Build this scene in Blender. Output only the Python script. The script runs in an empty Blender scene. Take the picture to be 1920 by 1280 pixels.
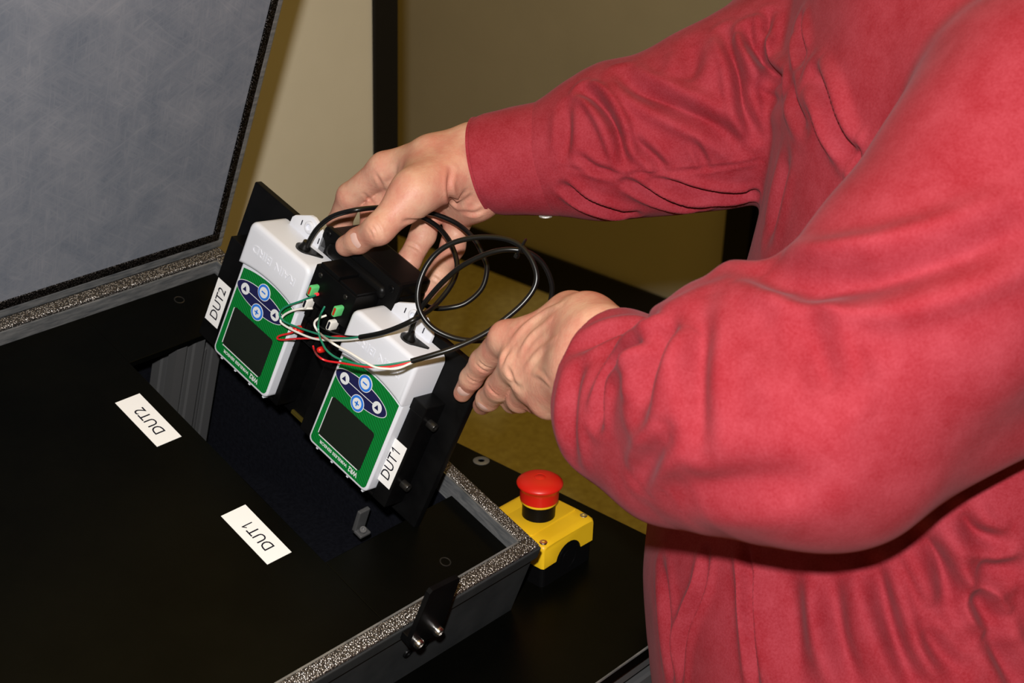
import bpy, bmesh, math, random
import numpy as np
from mathutils import Vector, Matrix, Quaternion
from mathutils.bvhtree import BVHTree

random.seed(7)
SC = bpy.context.scene
COL = SC.collection
ZO = 0.74                                  # table top height above the floor

# ------------------------------------------------------------------ camera
F_PX = 2904.318
CAM = np.array([0.0, 0.0, 0.763 + ZO])
CM = np.array([[0.67189987, -0.73997896, 0.03133224],
               [-0.30156444, -0.31196873, -0.90096304],
               [0.67646837, 0.59590826, -0.43276308]])      # rows: right, down, forward


def ray(px, py):
    return CM.T @ np.array([(px - 960) / F_PX, (py - 640) / F_PX, 1.0])


def at(px, py, d):
    return CAM + ray(px, py) * d


def on_plane(px, py, p0, n):
    r = ray(px, py)
    return CAM + r * (((p0 - CAM) @ n) / (r @ n))


def project(P):
    v = (np.asarray(P) - CAM) @ CM.T
    return np.stack([v[..., 0] / v[..., 2] * F_PX + 960, v[..., 1] / v[..., 2] * F_PX + 640], -1)


cam_data = bpy.data.cameras.new('camera')
cam = bpy.data.objects.new('camera', cam_data)
COL.objects.link(cam)
cam.matrix_world = Matrix(((CM[0][0], -CM[1][0], -CM[2][0], CAM[0]),
                           (CM[0][1], -CM[1][1], -CM[2][1], CAM[1]),
                           (CM[0][2], -CM[1][2], -CM[2][2], CAM[2]), (0, 0, 0, 1)))
cam_data.sensor_width = 36
cam_data.lens = F_PX / 1920 * 36
cam_data.clip_start = 0.05
cam_data.dof.use_dof = True
cam_data.dof.focus_distance = 1.21
cam_data.dof.aperture_fstop = cam_data.lens / 1000 / 0.0042
SC.camera = cam

# ------------------------------------------------------------------ light
world = bpy.data.worlds.new('room_ambient')
world.use_nodes = True
world.node_tree.nodes['Background'].inputs[0].default_value = (1.0, 0.60, 0.13, 1)
world.node_tree.nodes['Background'].inputs[1].default_value = 0.065
SC.world = world

flash = bpy.data.lights.new('camera_flash', 'POINT')
flash.energy = 90
flash.color = (1.0, 0.975, 0.95)
flash.shadow_soft_size = 0.016
fo = bpy.data.objects.new('camera_flash', flash)
COL.objects.link(fo)
fo.location = CAM + CM[0] * -0.022 - CM[1] * 0.092 - CM[2] * 0.05

lamp = bpy.data.lights.new('ceiling_lamps', 'AREA')       # the room's own dim overhead lighting
lamp.shape = 'RECTANGLE'
lamp.size, lamp.size_y = 3.2, 3.2
lamp.energy = 25
lamp.color = (1.0, 0.67, 0.17)
lo_ = bpy.data.objects.new('ceiling_lamps', lamp)
COL.objects.link(lo_)
lo_.location = (1.0, 1.0, 2.65)

SC.view_settings.view_transform = 'Standard'
SC.view_settings.look = 'None'
SC.view_settings.exposure = 0
SC.view_settings.gamma = 1
SC.view_settings.use_curve_mapping = False


# ------------------------------------------------------------------ materials
def lin(r, g, b):
    f = lambda c: (c / 255 / 12.92) if c / 255 <= 0.04045 else ((c / 255 + 0.055) / 1.055) ** 2.4
    return (f(r), f(g), f(b), 1)


class NT:
    def __init__(s, m):
        s.t = m.node_tree
        s.b = s.t.nodes['Principled BSDF']

    def n(s, typ, **kw):
        x = s.t.nodes.new(typ)
        for k, v in kw.items():
            if k in x.inputs.keys():
                x.inputs[k].default_value = v
            else:
                setattr(x, k, v)
        return x

    def l(s, a, b):
        s.t.links.new(a, b)


def mat(name, col, rough=0.5, metal=0.0, spec=0.5, **kw):
    m = bpy.data.materials.new(name)
    m.use_nodes = True
    b = m.node_tree.nodes['Principled BSDF']
    b.inputs['Base Color'].default_value = col if len(col) == 4 else (*col, 1)
    b.inputs['Roughness'].default_value = rough
    b.inputs['Metallic'].default_value = metal
    b.inputs['Specular IOR Level'].default_value = spec
    for k, v in kw.items():
        b.inputs[k.replace('_', ' ')].default_value = v
    return m


def noisy(m, c1, c2, scale, detail=4, rough=0.6, lo=0.35, hi=0.65, bump=0.0, bscale=None, dist=0.0, stretch=None):
    """mix two colours by noise in object space, with an optional fine bump"""
    t = NT(m)
    tc = t.n('ShaderNodeTexCoord')
    src = tc.outputs['Object']
    if stretch:
        mp = t.n('ShaderNodeMapping')
        mp.inputs['Scale'].default_value = stretch
        t.l(src, mp.inputs[0])
        src = mp.outputs[0]
    nz = t.n('ShaderNodeTexNoise', Scale=scale, Detail=detail, Roughness=rough, Distortion=dist)
    t.l(src, nz.inputs['Vector'])
    r = t.n('ShaderNodeValToRGB')
    r.color_ramp.elements[0].position = lo
    r.color_ramp.elements[1].position = hi
    r.color_ramp.elements[0].color = c1
    r.color_ramp.elements[1].color = c2
    t.l(nz.outputs['Fac'], r.inputs[0])
    t.l(r.outputs[0], t.b.inputs['Base Color'])
    if bump:
        n2 = t.n('ShaderNodeTexNoise', Scale=bscale or scale, Detail=3)
        t.l(src, n2.inputs['Vector'])
        bp = t.n('ShaderNodeBump', Strength=bump, Distance=0.001)
        t.l(n2.outputs['Fac'], bp.inputs['Height'])
        t.l(bp.outputs[0], t.b.inputs['Normal'])
    return m


M = {}
M['black_plate'] = noisy(mat('black_anodised_plate', (0.004, 0.004, 0.003), 0.35, spec=0.07),
                         (0.0008, 0.0009, 0.0007, 1), (0.0018, 0.0018, 0.0012, 1), 9, 6, bump=0.05, bscale=900)
M['black_plastic'] = mat('black_plastic', (0.003, 0.003, 0.0032), 0.36, spec=0.10)
M['black_block'] = noisy(mat('black_delrin', (0.003, 0.003, 0.0033), 0.38, spec=0.12),
                         (0.0016, 0.0016, 0.0018, 1), (0.0034, 0.0034, 0.0036, 1), 40, 4)
M['black_rubber'] = mat('black_rubber_cable', (0.004, 0.004, 0.004), 0.3, spec=0.35)
M['navy_absorber'] = noisy(mat('navy_absorber_liner', (0.006, 0.007, 0.012), 0.9, spec=0.1),
                           (0.0016, 0.0018, 0.0038, 1), (0.004, 0.0045, 0.0075, 1), 250, 4, bump=0.4, bscale=400)
M['grey_paint'] = noisy(mat('grey_painted_metal', (0.03, 0.032, 0.033), 0.45, spec=0.35),
                        (0.020, 0.022, 0.023, 1), (0.030, 0.032, 0.033, 1), 30, 5, bump=0.06, bscale=700)
M['bare_alu'] = noisy(mat('dull_aluminium_edge', (0.2, 0.21, 0.22), 0.5, 0.6),
                      (0.11, 0.12, 0.13, 1), (0.30, 0.30, 0.30, 1), 60, 5, lo=0.3, hi=0.7, stretch=(1, 1, 6))
M['alu'] = mat('aluminium_extrusion', (0.15, 0.15, 0.152), 0.42, 0.6)
M['steel'] = mat('bright_steel', (0.75, 0.73, 0.71), 0.22, 1.0)
M['dark_steel'] = mat('blackened_steel', (0.03, 0.028, 0.026), 0.35, 0.7)
M['brass'] = mat('yellow_chromate_metal', (0.12, 0.09, 0.015), 0.4, 0.6)
M['white'] = mat('white_abs_plastic', (0.615, 0.63, 0.685), 0.42, spec=0.4)
M['paper'] = mat('white_label_paper', (0.76, 0.755, 0.75), 0.6, spec=0.2)
M['ink'] = mat('black_ink', (0.006, 0.006, 0.012), 0.6, spec=0.1)
M['white_ink'] = mat('white_print', (0.62, 0.64, 0.66), 0.5, spec=0.2)
M['navy_print'] = mat('navy_keypad_print', (0.010, 0.011, 0.060), 0.45, spec=0.3)
M['blue_print'] = mat('blue_button_ring', (0.022, 0.16, 0.60), 0.45, spec=0.3)
M['lcd'] = mat('dark_lcd_glass', (0.010, 0.013, 0.010), 0.12, spec=0.4)
M['yellow'] = noisy(mat('yellow_enclosure_plastic', (0.66, 0.40, 0.008), 0.42, spec=0.4),
                    (0.70, 0.42, 0.010, 1), (0.78, 0.48, 0.012, 1), 14, 3)
M['red_cap'] = mat('red_button_plastic', (0.58, 0.012, 0.006), 0.38, spec=0.4)
M['red_wire'] = mat('red_insulation', (0.55, 0.01, 0.014), 0.4)
M['green_wire'] = mat('green_insulation', (0.006, 0.17, 0.095), 0.4)
M['white_wire'] = mat('white_insulation', (0.66, 0.64, 0.60), 0.45)
M['term_green'] = mat('light_green_lever', (0.10, 0.48, 0.16), 0.4)
M['term_red'] = mat('red_lever_core', (0.42, 0.03, 0.01), 0.4)
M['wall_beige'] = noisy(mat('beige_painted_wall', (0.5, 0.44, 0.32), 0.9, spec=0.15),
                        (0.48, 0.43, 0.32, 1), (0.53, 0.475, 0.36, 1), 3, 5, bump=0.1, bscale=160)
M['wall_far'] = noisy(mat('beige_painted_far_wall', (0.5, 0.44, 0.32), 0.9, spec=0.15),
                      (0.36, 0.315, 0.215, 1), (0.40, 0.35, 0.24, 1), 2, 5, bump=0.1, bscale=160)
M['black_trim'] = mat('black_trim', (0.006, 0.005, 0.004), 0.5, spec=0.2)
M['carpet'] = noisy(mat('olive_carpet', (0.3, 0.24, 0.09), 1.0, spec=0.05),
                    (0.31, 0.245, 0.085, 1), (0.48, 0.40, 0.155, 1), 55, 8, rough=0.8, bump=0.6, bscale=420)
M['trousers'] = noisy(mat('dark_trousers', (0.012, 0.013, 0.018), 0.9),
                      (0.010, 0.011, 0.016, 1), (0.016, 0.017, 0.022, 1), 90)
M['shoe'] = mat('black_leather', (0.01, 0.009, 0.008), 0.35)
M['hair'] = mat('brown_hair', (0.035, 0.02, 0.012), 0.6)
M['nail'] = mat('fingernail', (0.66, 0.42, 0.36), 0.2, spec=0.5)
M['button_shell'] = mat('white_shirt_button', (0.6, 0.58, 0.55), 0.3)
M['led'] = mat('red_lamp', (0.6, 0.02, 0.03), 0.3)
M['led'].node_tree.nodes['Principled BSDF'].inputs['Emission Color'].default_value = (1, 0.04, 0.06, 1)
M['led'].node_tree.nodes['Principled BSDF'].inputs['Emission Strength'].default_value = 0.5

# green panel with fine diagonal ribs
m = mat('green_ribbed_overlay', (0.0, 0.17, 0.03), 0.45, spec=0.3)
t = NT(m)
tc = t.n('ShaderNodeTexCoord')
mp = t.n('ShaderNodeMapping')
mp.inputs['Rotation'].default_value = (0, 0, math.radians(35))
t.l(tc.outputs['Object'], mp.inputs[0])
wv = t.n('ShaderNodeTexWave', Scale=125.0, bands_direction='Y')
t.l(mp.outputs[0], wv.inputs['Vector'])
cr = t.n('ShaderNodeValToRGB')
cr.color_ramp.elements[0].color = (0.001, 0.105, 0.016, 1)
cr.color_ramp.elements[1].color = (0.001, 0.185, 0.030, 1)
t.l(wv.outputs['Fac'], cr.inputs[0])
t.l(cr.outputs[0], t.b.inputs['Base Color'])
M['green'] = m

# knitted wire mesh gasket
m = mat('knitted_wire_gasket', (0.2, 0.19, 0.18), 0.36, 0.85)
t = NT(m)
tc = t.n('ShaderNodeTexCoord')
vo = t.n('ShaderNodeTexVoronoi', Scale=680.0)
t.l(tc.outputs['Object'], vo.inputs['Vector'])
cr = t.n('ShaderNodeValToRGB')
cr.color_ramp.elements[0].color = (0.80, 0.76, 0.72, 1)
cr.color_ramp.elements[1].color = (0.13, 0.115, 0.105, 1)
cr.color_ramp.elements[0].position = 0.08
cr.color_ramp.elements[1].position = 0.52
t.l(vo.outputs['Distance'], cr.inputs[0])
t.l(cr.outputs[0], t.b.inputs['Base Color'])
bp = t.n('ShaderNodeBump', Strength=1.0, Distance=0.0012, invert=True)
t.l(vo.outputs['Distance'], bp.inputs['Height'])
t.l(bp.outputs[0], t.b.inputs['Normal'])
M['gasket'] = m
m = m.copy()
m.name = 'dark_wire_gasket'
M['gasket_dark'] = m
for e, c in zip([n for n in m.node_tree.nodes if n.type == 'VALTORGB'][0].color_ramp.elements,
                ((0.10, 0.09, 0.085, 1), (0.006, 0.005, 0.005, 1))):
    e.color = c

# fibrous grey absorber of the lid
m = mat('grey_fibre_absorber', (0.12, 0.13, 0.15), 0.85, spec=0.15)
t = NT(m)
tc = t.n('ShaderNodeTexCoord')
acc = None
for i, (rot, sc, st) in enumerate(((0.5, 70, (1, 7, 1)), (1.6, 90, (1, 8, 1)), (2.5, 80, (1, 7, 1)), (0, 16, (1, 1, 1)))):
    mp = t.n('ShaderNodeMapping')
    mp.inputs['Rotation'].default_value = (0, rot, 0)
    mp2 = t.n('ShaderNodeMapping')
    mp2.inputs['Scale'].default_value = (st[0] * (1 if i == 3 else 0.35), 1, st[1] * (1 if i == 3 else 0.45))
    t.l(tc.outputs['Object'], mp.inputs[0])
    t.l(mp.outputs[0], mp2.inputs[0])
    nz = t.n('ShaderNodeTexNoise', Scale=sc, Detail=6, Roughness=0.62, Distortion=1.2)
    t.l(mp2.outputs[0], nz.inputs['Vector'])
    if acc is None:
        acc = nz.outputs['Fac']
    else:
        mx = t.n('ShaderNodeMath', operation='MAXIMUM' if i < 3 else 'ADD')
        t.l(acc, mx.inputs[0])
        t.l(nz.outputs['Fac'], mx.inputs[1])
        acc = mx.outputs[0]
mr = t.n('ShaderNodeMapRange')
mr.inputs['From Min'].default_value = 0.68
mr.inputs['From Max'].default_value = 1.50
t.l(acc, mr.inputs['Value'])
cr = t.n('ShaderNodeValToRGB')
cr.color_ramp.elements[0].color = (0.088, 0.103, 0.132, 1)
cr.color_ramp.elements[1].color = (0.195, 0.200, 0.222, 1)
t.l(mr.outputs[0], cr.inputs[0])
t.l(cr.outputs[0], t.b.inputs['Base Color'])
M['fibre'] = m

# woven shirt cloth
m = mat('red_chambray_cloth', (0.35, 0.03, 0.04), 0.85, spec=0.12)
t = NT(m)
t.b.inputs['Sheen Weight'].default_value = 0.07
t.b.inputs['Sheen Roughness'].default_value = 0.45
t.b.inputs['Sheen Tint'].default_value = (0.62, 0.45, 0.5, 1)
tc = t.n('ShaderNodeTexCoord')
n1 = t.n('ShaderNodeTexNoise', Scale=650.0, Detail=3, Roughness=0.7)
n2 = t.n('ShaderNodeTexNoise', Scale=45.0, Detail=5, Roughness=0.6)
t.l(tc.outputs['Object'], n1.inputs['Vector'])
t.l(tc.outputs['Object'], n2.inputs['Vector'])
ad = t.n('ShaderNodeMath', operation='ADD')
t.l(n1.outputs['Fac'], ad.inputs[0])
t.l(n2.outputs['Fac'], ad.inputs[1])
mr = t.n('ShaderNodeMapRange')
mr.inputs['From Min'].default_value = 0.72
mr.inputs['From Max'].default_value = 1.32
t.l(ad.outputs[0], mr.inputs['Value'])
cr = t.n('ShaderNodeValToRGB')
cr.color_ramp.elements[0].color = (0.212, 0.0120, 0.0190, 1)
cr.color_ramp.elements[1].color = (0.288, 0.035, 0.049, 1)
t.l(mr.outputs[0], cr.inputs[0])
t.l(cr.outputs[0], t.b.inputs['Base Color'])
bp = t.n('ShaderNodeBump', Strength=0.35, Distance=0.0006)
t.l(n1.outputs['Fac'], bp.inputs['Height'])
t.l(bp.outputs[0], t.b.inputs['Normal'])
M['shirt'] = m

# skin
m = mat('skin', (0.5, 0.26, 0.18), 0.5, spec=0.35)
t = NT(m)
t.b.inputs['Subsurface Weight'].default_value = 0.12
t.b.inputs['Subsurface Radius'].default_value = (0.004, 0.0015, 0.0008)
tc = t.n('ShaderNodeTexCoord')
n1 = t.n('ShaderNodeTexNoise', Scale=38.0, Detail=6, Roughness=0.65)
n2 = t.n('ShaderNodeTexNoise', Scale=420.0, Detail=3, Roughness=0.6)
t.l(tc.outputs['Object'], n1.inputs['Vector'])
t.l(tc.outputs['Object'], n2.inputs['Vector'])
cr = t.n('ShaderNodeValToRGB')
cr.color_ramp.elements[0].color = (0.475, 0.195, 0.140, 1)
cr.color_ramp.elements[1].color = (0.535, 0.300, 0.208, 1)
cr.color_ramp.elements[0].position = 0.38
cr.color_ramp.elements[1].position = 0.62
t.l(n1.outputs['Fac'], cr.inputs[0])
t.l(cr.outputs[0], t.b.inputs['Base Color'])
bp = t.n('ShaderNodeBump', Strength=0.42, Distance=0.0007)
t.l(n2.outputs['Fac'], bp.inputs['Height'])
t.l(bp.outputs[0], t.b.inputs['Normal'])
M['skin'] = m


# ------------------------------------------------------------------ mesh helpers
class MB:
    def __init__(s):
        s.v, s.f, s.mi, s.sm = [], [], [], []

    def add(s, vs, fs, mi=0, smooth=False):
        o = len(s.v)
        s.v += [tuple(map(float, p)) for p in vs]
        for f in fs:
            s.f.append(tuple(i + o for i in f))
            s.mi.append(mi)
            s.sm.append(smooth)

    def box(s, lo, hi, bev=0.0, mi=0):
        x0, y0, z0 = lo
        x1, y1, z1 = hi
        if bev <= 0:
            vs = [(x, y, z) for z in (z0, z1) for y in (y0, y1) for x in (x0, x1)]
            s.add(vs, [(0, 2, 3, 1), (4, 5, 7, 6), (0, 1, 5, 4), (2, 6, 7, 3), (0, 4, 6, 2), (1, 3, 7, 5)], mi)
            return
        bm = bmesh.new()
        bmesh.ops.create_cube(bm, size=1)
        for v in bm.verts:
            v.co = Vector(((x0 + x1) / 2 + v.co.x * (x1 - x0), (y0 + y1) / 2 + v.co.y * (y1 - y0),
                           (z0 + z1) / 2 + v.co.z * (z1 - z0)))
        bmesh.ops.bevel(bm, geom=bm.edges[:], offset=bev, segments=2, profile=0.6, affect='EDGES')
        bm.verts.index_update()
        s.add([v.co for v in bm.verts], [[v.index for v in f.verts] for f in bm.faces], mi, False)
        bm.free()

    def prism(s, poly, z0, z1, r=0.0, seg=3, mi=0, tf=None, smooth=None):
        """poly counter-clockwise outline (x,y); rounded at the z1 rim by r"""
        n = len(poly)
        P = [Vector(p) for p in poly]
        nor = []
        for i in range(n):
            a, b, c = P[i - 1], P[i], P[(i + 1) % n]
            e1, e2 = (b - a).normalized(), (c - b).normalized()
            n1, n2 = Vector((e1.y, -e1.x)), Vector((e2.y, -e2.x))
            k = (n1 + n2)
            k = k / max(0.35, k.dot(n1)) if k.length > 1e-6 else n1
            nor.append(k)
        rings = [(z0, 0.0)]
        if r > 0:
            for j in range(seg + 1):
                a = j / seg * math.pi / 2
                rings.append((z1 - r + r * math.sin(a), r * (1 - math.cos(a))))
        else:
            rings.append((z1, 0.0))
        vs = []
        for z, ins in rings:
            for i in range(n):
                q = P[i] - nor[i] * ins
                vs.append((q.x, q.y, z))
        fs = []
        for k in range(len(rings) - 1):
            for i in range(n):
                j = (i + 1) % n
                fs.append((k * n + i, k * n + j, (k + 1) * n + j, (k + 1) * n + i))
        fs.append(tuple(range(n))[::-1])
        fs.append(tuple((len(rings) - 1) * n + i for i in range(n)))
        if tf:
            vs = [tf(*v) for v in vs]
        s.add(vs, fs, mi, (r > 0) if smooth is None else smooth)

    def lathe(s, prof, c=(0, 0, 0), axis=(0, 0, 1), seg=32, mi=0, smooth=True):
        """prof: (radius, height) pairs along axis from c"""
        ax = Vector(axis).normalized()
        q = Vector((0, 0, 1)).rotation_difference(ax)
        c = Vector(c)
        vs, fs = [], []
        for r, h in prof:
            for i in range(seg):
                a = 2 * math.pi * i / seg
                vs.append(c + q @ Vector((r * math.cos(a), r * math.sin(a), h)))
        for k in range(len(prof) - 1):
            for i in range(seg):
                j = (i + 1) % seg
                fs.append((k * seg + i, k * seg + j, (k + 1) * seg + j, (k + 1) * seg + i))
        fs.append(tuple(range(seg))[::-1])
        fs.append(tuple((len(prof) - 1) * seg + i for i in range(seg)))
        s.add(vs, fs, mi, smooth)

    def tube(s, pts, r, seg=10, mi=0, sub=6, smooth_path=True):
        P = catmull(pts, sub) if smooth_path else [Vector(p) for p in pts]
        n = len(P)
        rr = r if isinstance(r, (list, tuple)) else [r] * n
        if len(rr) != n:
            rr = list(np.interp(np.linspace(0, 1, n), np.linspace(0, 1, len(rr)), rr))
        up = None
        vs, fs = [], []
        for i in range(n):
            T = (P[min(i + 1, n - 1)] - P[max(i - 1, 0)]).normalized()
            if up is None:
                up = T.orthogonal().normalized()
            up = (up - T * up.dot(T)).normalized()
            side = T.cross(up)
            for k in range(seg):
                a = 2 * math.pi * k / seg
                vs.append(P[i] + (up * math.cos(a) + side * math.sin(a)) * rr[i])
        for i in range(n - 1):
            for k in range(seg):
                j = (k + 1) % seg
                fs.append((i * seg + k, i * seg + j, (i + 1) * seg + j, (i + 1) * seg + k))
        fs.append(tuple(range(seg))[::-1])
        fs.append(tuple((n - 1) * seg + k for k in range(seg)))
        s.add(vs, fs, mi, True)

    def text(s, txt, size, loc, rot=0.0, width=None, depth=0.0, mi=0, z=0.0, font_shear=0.0, bold=0.0, tf=None, mirror=False):
        """flat or raised lettering centred on loc in the local xy plane"""
        cu = bpy.data.curves.new('txt', 'FONT')
        cu.body = txt
        cu.size = 1
        cu.extrude = 0.0005
        cu.offset = bold
        cu.resolution_u = 3
        o = bpy.data.objects.new('txt', cu)
        COL.objects.link(o)
        dg = bpy.context.evaluated_depsgraph_get()
        me = bpy.data.meshes.new_from_object(o.evaluated_get(dg))
        co = np.array([v.co[:] for v in me.vertices])
        mn, mx = co.min(0), co.max(0)
        ctr = (mn + mx) / 2
        sy = size / (mx[1] - mn[1])
        sx = (width / (mx[0] - mn[0])) if width else sy
        ca, sa = math.cos(rot), math.sin(rot)
        vs = []
        for p in co:
            x, y = (p[0] - ctr[0]) * sx, (p[1] - ctr[1]) * sy
            zz = z + (depth if p[2] > 0 else 0.0)
            q = (loc[0] + x * ca - y * sa, loc[1] + x * sa + y * ca, zz)
            vs.append(tf(*q) if tf else q)
        s.add(vs, [list(p.vertices) for p in me.polygons], mi, False)
        bpy.data.objects.remove(o)
        bpy.data.meshes.remove(me)
        bpy.data.curves.remove(cu)

    def build(s, name, mats, parent=None, world=False):
        me = bpy.data.meshes.new(name)
        me.from_pydata(s.v, [], s.f)
        for mm in (mats if isinstance(mats, (list, tuple)) else [mats]):
            me.materials.append(mm)
        me.polygons.foreach_set('material_index', s.mi)
        me.polygons.foreach_set('use_smooth', s.sm)
        bm = bmesh.new()
        bm.from_mesh(me)
        bmesh.ops.recalc_face_normals(bm, faces=bm.faces[:])
        for e in bm.edges:
            if len(e.link_faces) == 2 and e.calc_face_angle(0) > math.radians(38):
                e.smooth = False
        bm.to_mesh(me)
        bm.free()
        return link(name, me, parent, world)


def link(name, me, parent=None, world=False):
    o = bpy.data.objects.new(name, me)
    COL.objects.link(o)
    if parent is not None:
        o.parent = parent
        if world:
            root = parent
            while root.parent:
                root = root.parent
            me.transform(ROOTS[root.name].inverted())
    return o


ROOTS = {}


def tag(o, label, cat=None, group=None, kind=None):
    if label:
        o['label'] = label
    if cat:
        o['category'] = cat
    if group:
        o['group'] = group
    if kind:
        o['kind'] = kind
    return o


def thing(name, label, cat, mtx, group=None):
    o = bpy.data.objects.new(name, None)
    o.empty_display_size = 0.02
    COL.objects.link(o)
    o.matrix_world = mtx
    ROOTS[o.name] = mtx.copy()
    return tag(o, label, cat, group)


def frame(origin, ax, ay, az):
    return Matrix(((ax[0], ay[0], az[0], origin[0]), (ax[1], ay[1], az[1], origin[1]),
                   (ax[2], ay[2], az[2], origin[2]), (0, 0, 0, 1)))


def catmull(pts, sub=6):
    P = [Vector(p) for p in pts]
    if len(P) < 3:
        return P
    Q = [P[0] * 2 - P[1]] + P + [P[-1] * 2 - P[-2]]
    out = []
    for i in range(1, len(Q) - 2):
        for k in range(sub):
            u = k / sub
            a, b, c, d = Q[i - 1], Q[i], Q[i + 1], Q[i + 2]
            out.append(0.5 * ((2 * b) + (c - a) * u + (2 * a - 5 * b + 4 * c - d) * u * u + (3 * b - a - 3 * c + d) * u ** 3))
    out.append(P[-1])
    return out


def rrect(x0, y0, x1, y1, r, seg=5):
    pts = []
    for cx, cy, a0 in ((x1 - r, y1 - r, 0), (x0 + r, y1 - r, 90), (x0 + r, y0 + r, 180), (x1 - r, y0 + r, 270)):
        for k in range(seg + 1):
            a = math.radians(a0 + 90 * k / seg)
            pts.append((cx + r * math.cos(a), cy + r * math.sin(a)))
    return pts


def ellipse(cx, cy, a, b, n=40):
    return [(cx + a * math.cos(2 * math.pi * i / n), cy + b * math.sin(2 * math.pi * i / n)) for i in range(n)]


def cap_screw(mb, c, axis, r, h, mi=0):
    """socket head screw: knurled cylinder with a hex recess, standing h along axis from c"""
    mb.lathe([(r * 0.96, 0), (r, h * 0.08), (r, h * 0.9), (r * 0.9, h), (r * 0.52, h), (r * 0.5, h * 0.55)], c, axis, 18, mi)


def dut_text(mb, txt, h, loc, width, z):
    """DUT1 / DUT2 read along +y of the local plane; the 1 gets its flag drawn as its own strokes"""
    if txt.endswith('2'):
        mb.text(txt, h, loc, rot=math.pi / 2, width=width, depth=0.0001, mi=1, z=z, bold=0.0)
        return
    mb.text('DUT', h, (loc[0], loc[1] - width * 0.120), rot=math.pi / 2, width=width * 0.76, depth=0.0001, mi=1, z=z, bold=0.0)
    cx = width * 0.375
    for poly in ([(0.045, -0.5), (0.145, -0.5), (0.145, 0.5), (0.045, 0.5)],
                 [(-0.19, 0.235), (-0.13, 0.175), (0.145, 0.42), (0.145, 0.5), (0.07, 0.5)]):
        mb.prism([(loc[0] - y * h, loc[1] + cx + x * h) for x, y in poly], z, z + 0.0001, mi=1)


# ================================================================== setting: floor, walls, trim
b = MB()
b.box((-2.6, -2.2, -0.05), (2.7, 4.2, 0.0))
tag(b.build('floor', M['carpet']), 'olive carpeted floor beyond the table', kind='structure')
b = MB()
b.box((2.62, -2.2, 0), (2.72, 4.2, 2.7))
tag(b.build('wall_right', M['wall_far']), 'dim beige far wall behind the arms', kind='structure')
for y0, y1 in ((1.687, 4.2), (-2.2, 0.753)):
    b = MB()
    b.box((2.605, y0, 0), (2.62, y1, 0.095), 0.003)
    tag(b.build('baseboard_right', M['black_trim']), 'black baseboard along the far wall, ' + ('beyond the lifted fixture' if y0 > 0 else 'on the near side of the door'), kind='structure')
b = MB()
b.box((-2.6, 1.45, 0), (1.352, 1.56, 2.7))
tag(b.build('wall_back', M['wall_beige']), 'beige wall segment behind the open lid', kind='structure')
b = MB()
b.box((1.352, 1.445, 0), (1.394, 1.565, 2.7), 0.002)
tag(b.build('trim_1', M['black_trim']), 'black vertical trim at the end of the beige wall', kind='structure')
dr = bpy.data.objects.new('door_1', None)
COL.objects.link(dr)
dr.location = (2.6, 1.22, 0)
tag(dr, 'black door in the far wall behind the upper arm', kind='structure')
b = MB()
b.box((-0.012, -0.40, 0.004), (0.02, 0.40, 2.03), 0.002)
b.build('door_leaf', M['black_trim'], dr)
b = MB()
for y0, y1, z0, z1 in ((-0.465, -0.403, 0, 2.09), (0.403, 0.465, 0, 2.09), (-0.403, 0.403, 2.033, 2.09)):
    b.box((-0.025, y0, z0), (0.02, y1, z1), 0.002)
b.build('door_frame', M['black_trim'], dr)
b = MB()
b.lathe([(0.026, 0), (0.026, 0.006), (0.010, 0.008), (0.010, 0.035), (0.024, 0.042), (0.027, 0.055), (0.02, 0.066)], (-0.012, 0.33, 1.0), (-1, 0, 0), 20)
b.build('door_knob', M['dark_steel'], dr)

# ================================================================== table
tb = thing('test_table', 'black test table with aluminium front edge and a countersunk screw', 'table', Matrix.Translation((0.2, 0.97, 0)))
X0, X1, Y0, Y1 = -0.9, 0.981, 0.590, 1.36
b = MB()
b.box((X0, Y0, ZO - 0.012), (X1, Y1, ZO), 0.001)
b.build('tabletop', M['black_plate'], tb, True)
b = MB()
b.box((X0, Y0 - 0.0008, ZO - 0.0012), (X1, Y0 + 0.0006, ZO + 0.0002))
b.build('edge_strip', M['bare_alu'], tb, True)


def extrusion(name, p0, p1, w, parent, world=True, up=(0, 0, 1), m_=None):
    """square slotted profile between two points: 12-sided T-slot outline swept along the axis"""
    p0, p1 = Vector(p0), Vector(p1)
    ax = (p1 - p0).normalized()
    u = Vector(up)
    u = (u - ax * u.dot(ax)).normalized()
    sd = ax.cross(u)
    h, s, dpt = w / 2, w * 0.10, w * 0.22
    q = [(h, h)]
    side = [(h, s * 1.6), (h - w * 0.05, s), (h - dpt, s), (h - dpt, -s), (h - w * 0.05, -s), (h, -s * 1.6), (h, -h)]
    out = []
    for k in range(4):
        ca, sa = [(1, 0), (0, -1), (-1, 0), (0, 1)][k]
        for x, y in [(h, h)] + side[:-1]:
            out.append((x * ca - y * sa, x * sa + y * ca))
    bb = MB()
    n = len(out)
    vs = [p + sd * x + u * y for p in (p0, p1) for x, y in out]
    fs = [(i, (i + 1) % n, n + (i + 1) % n, n + i) for i in range(n)] + [tuple(range(n)), tuple(range(n, 2 * n))]
    bb.add(vs, fs)
    return bb.build(name, m_ or M['alu'], parent, world)


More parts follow.
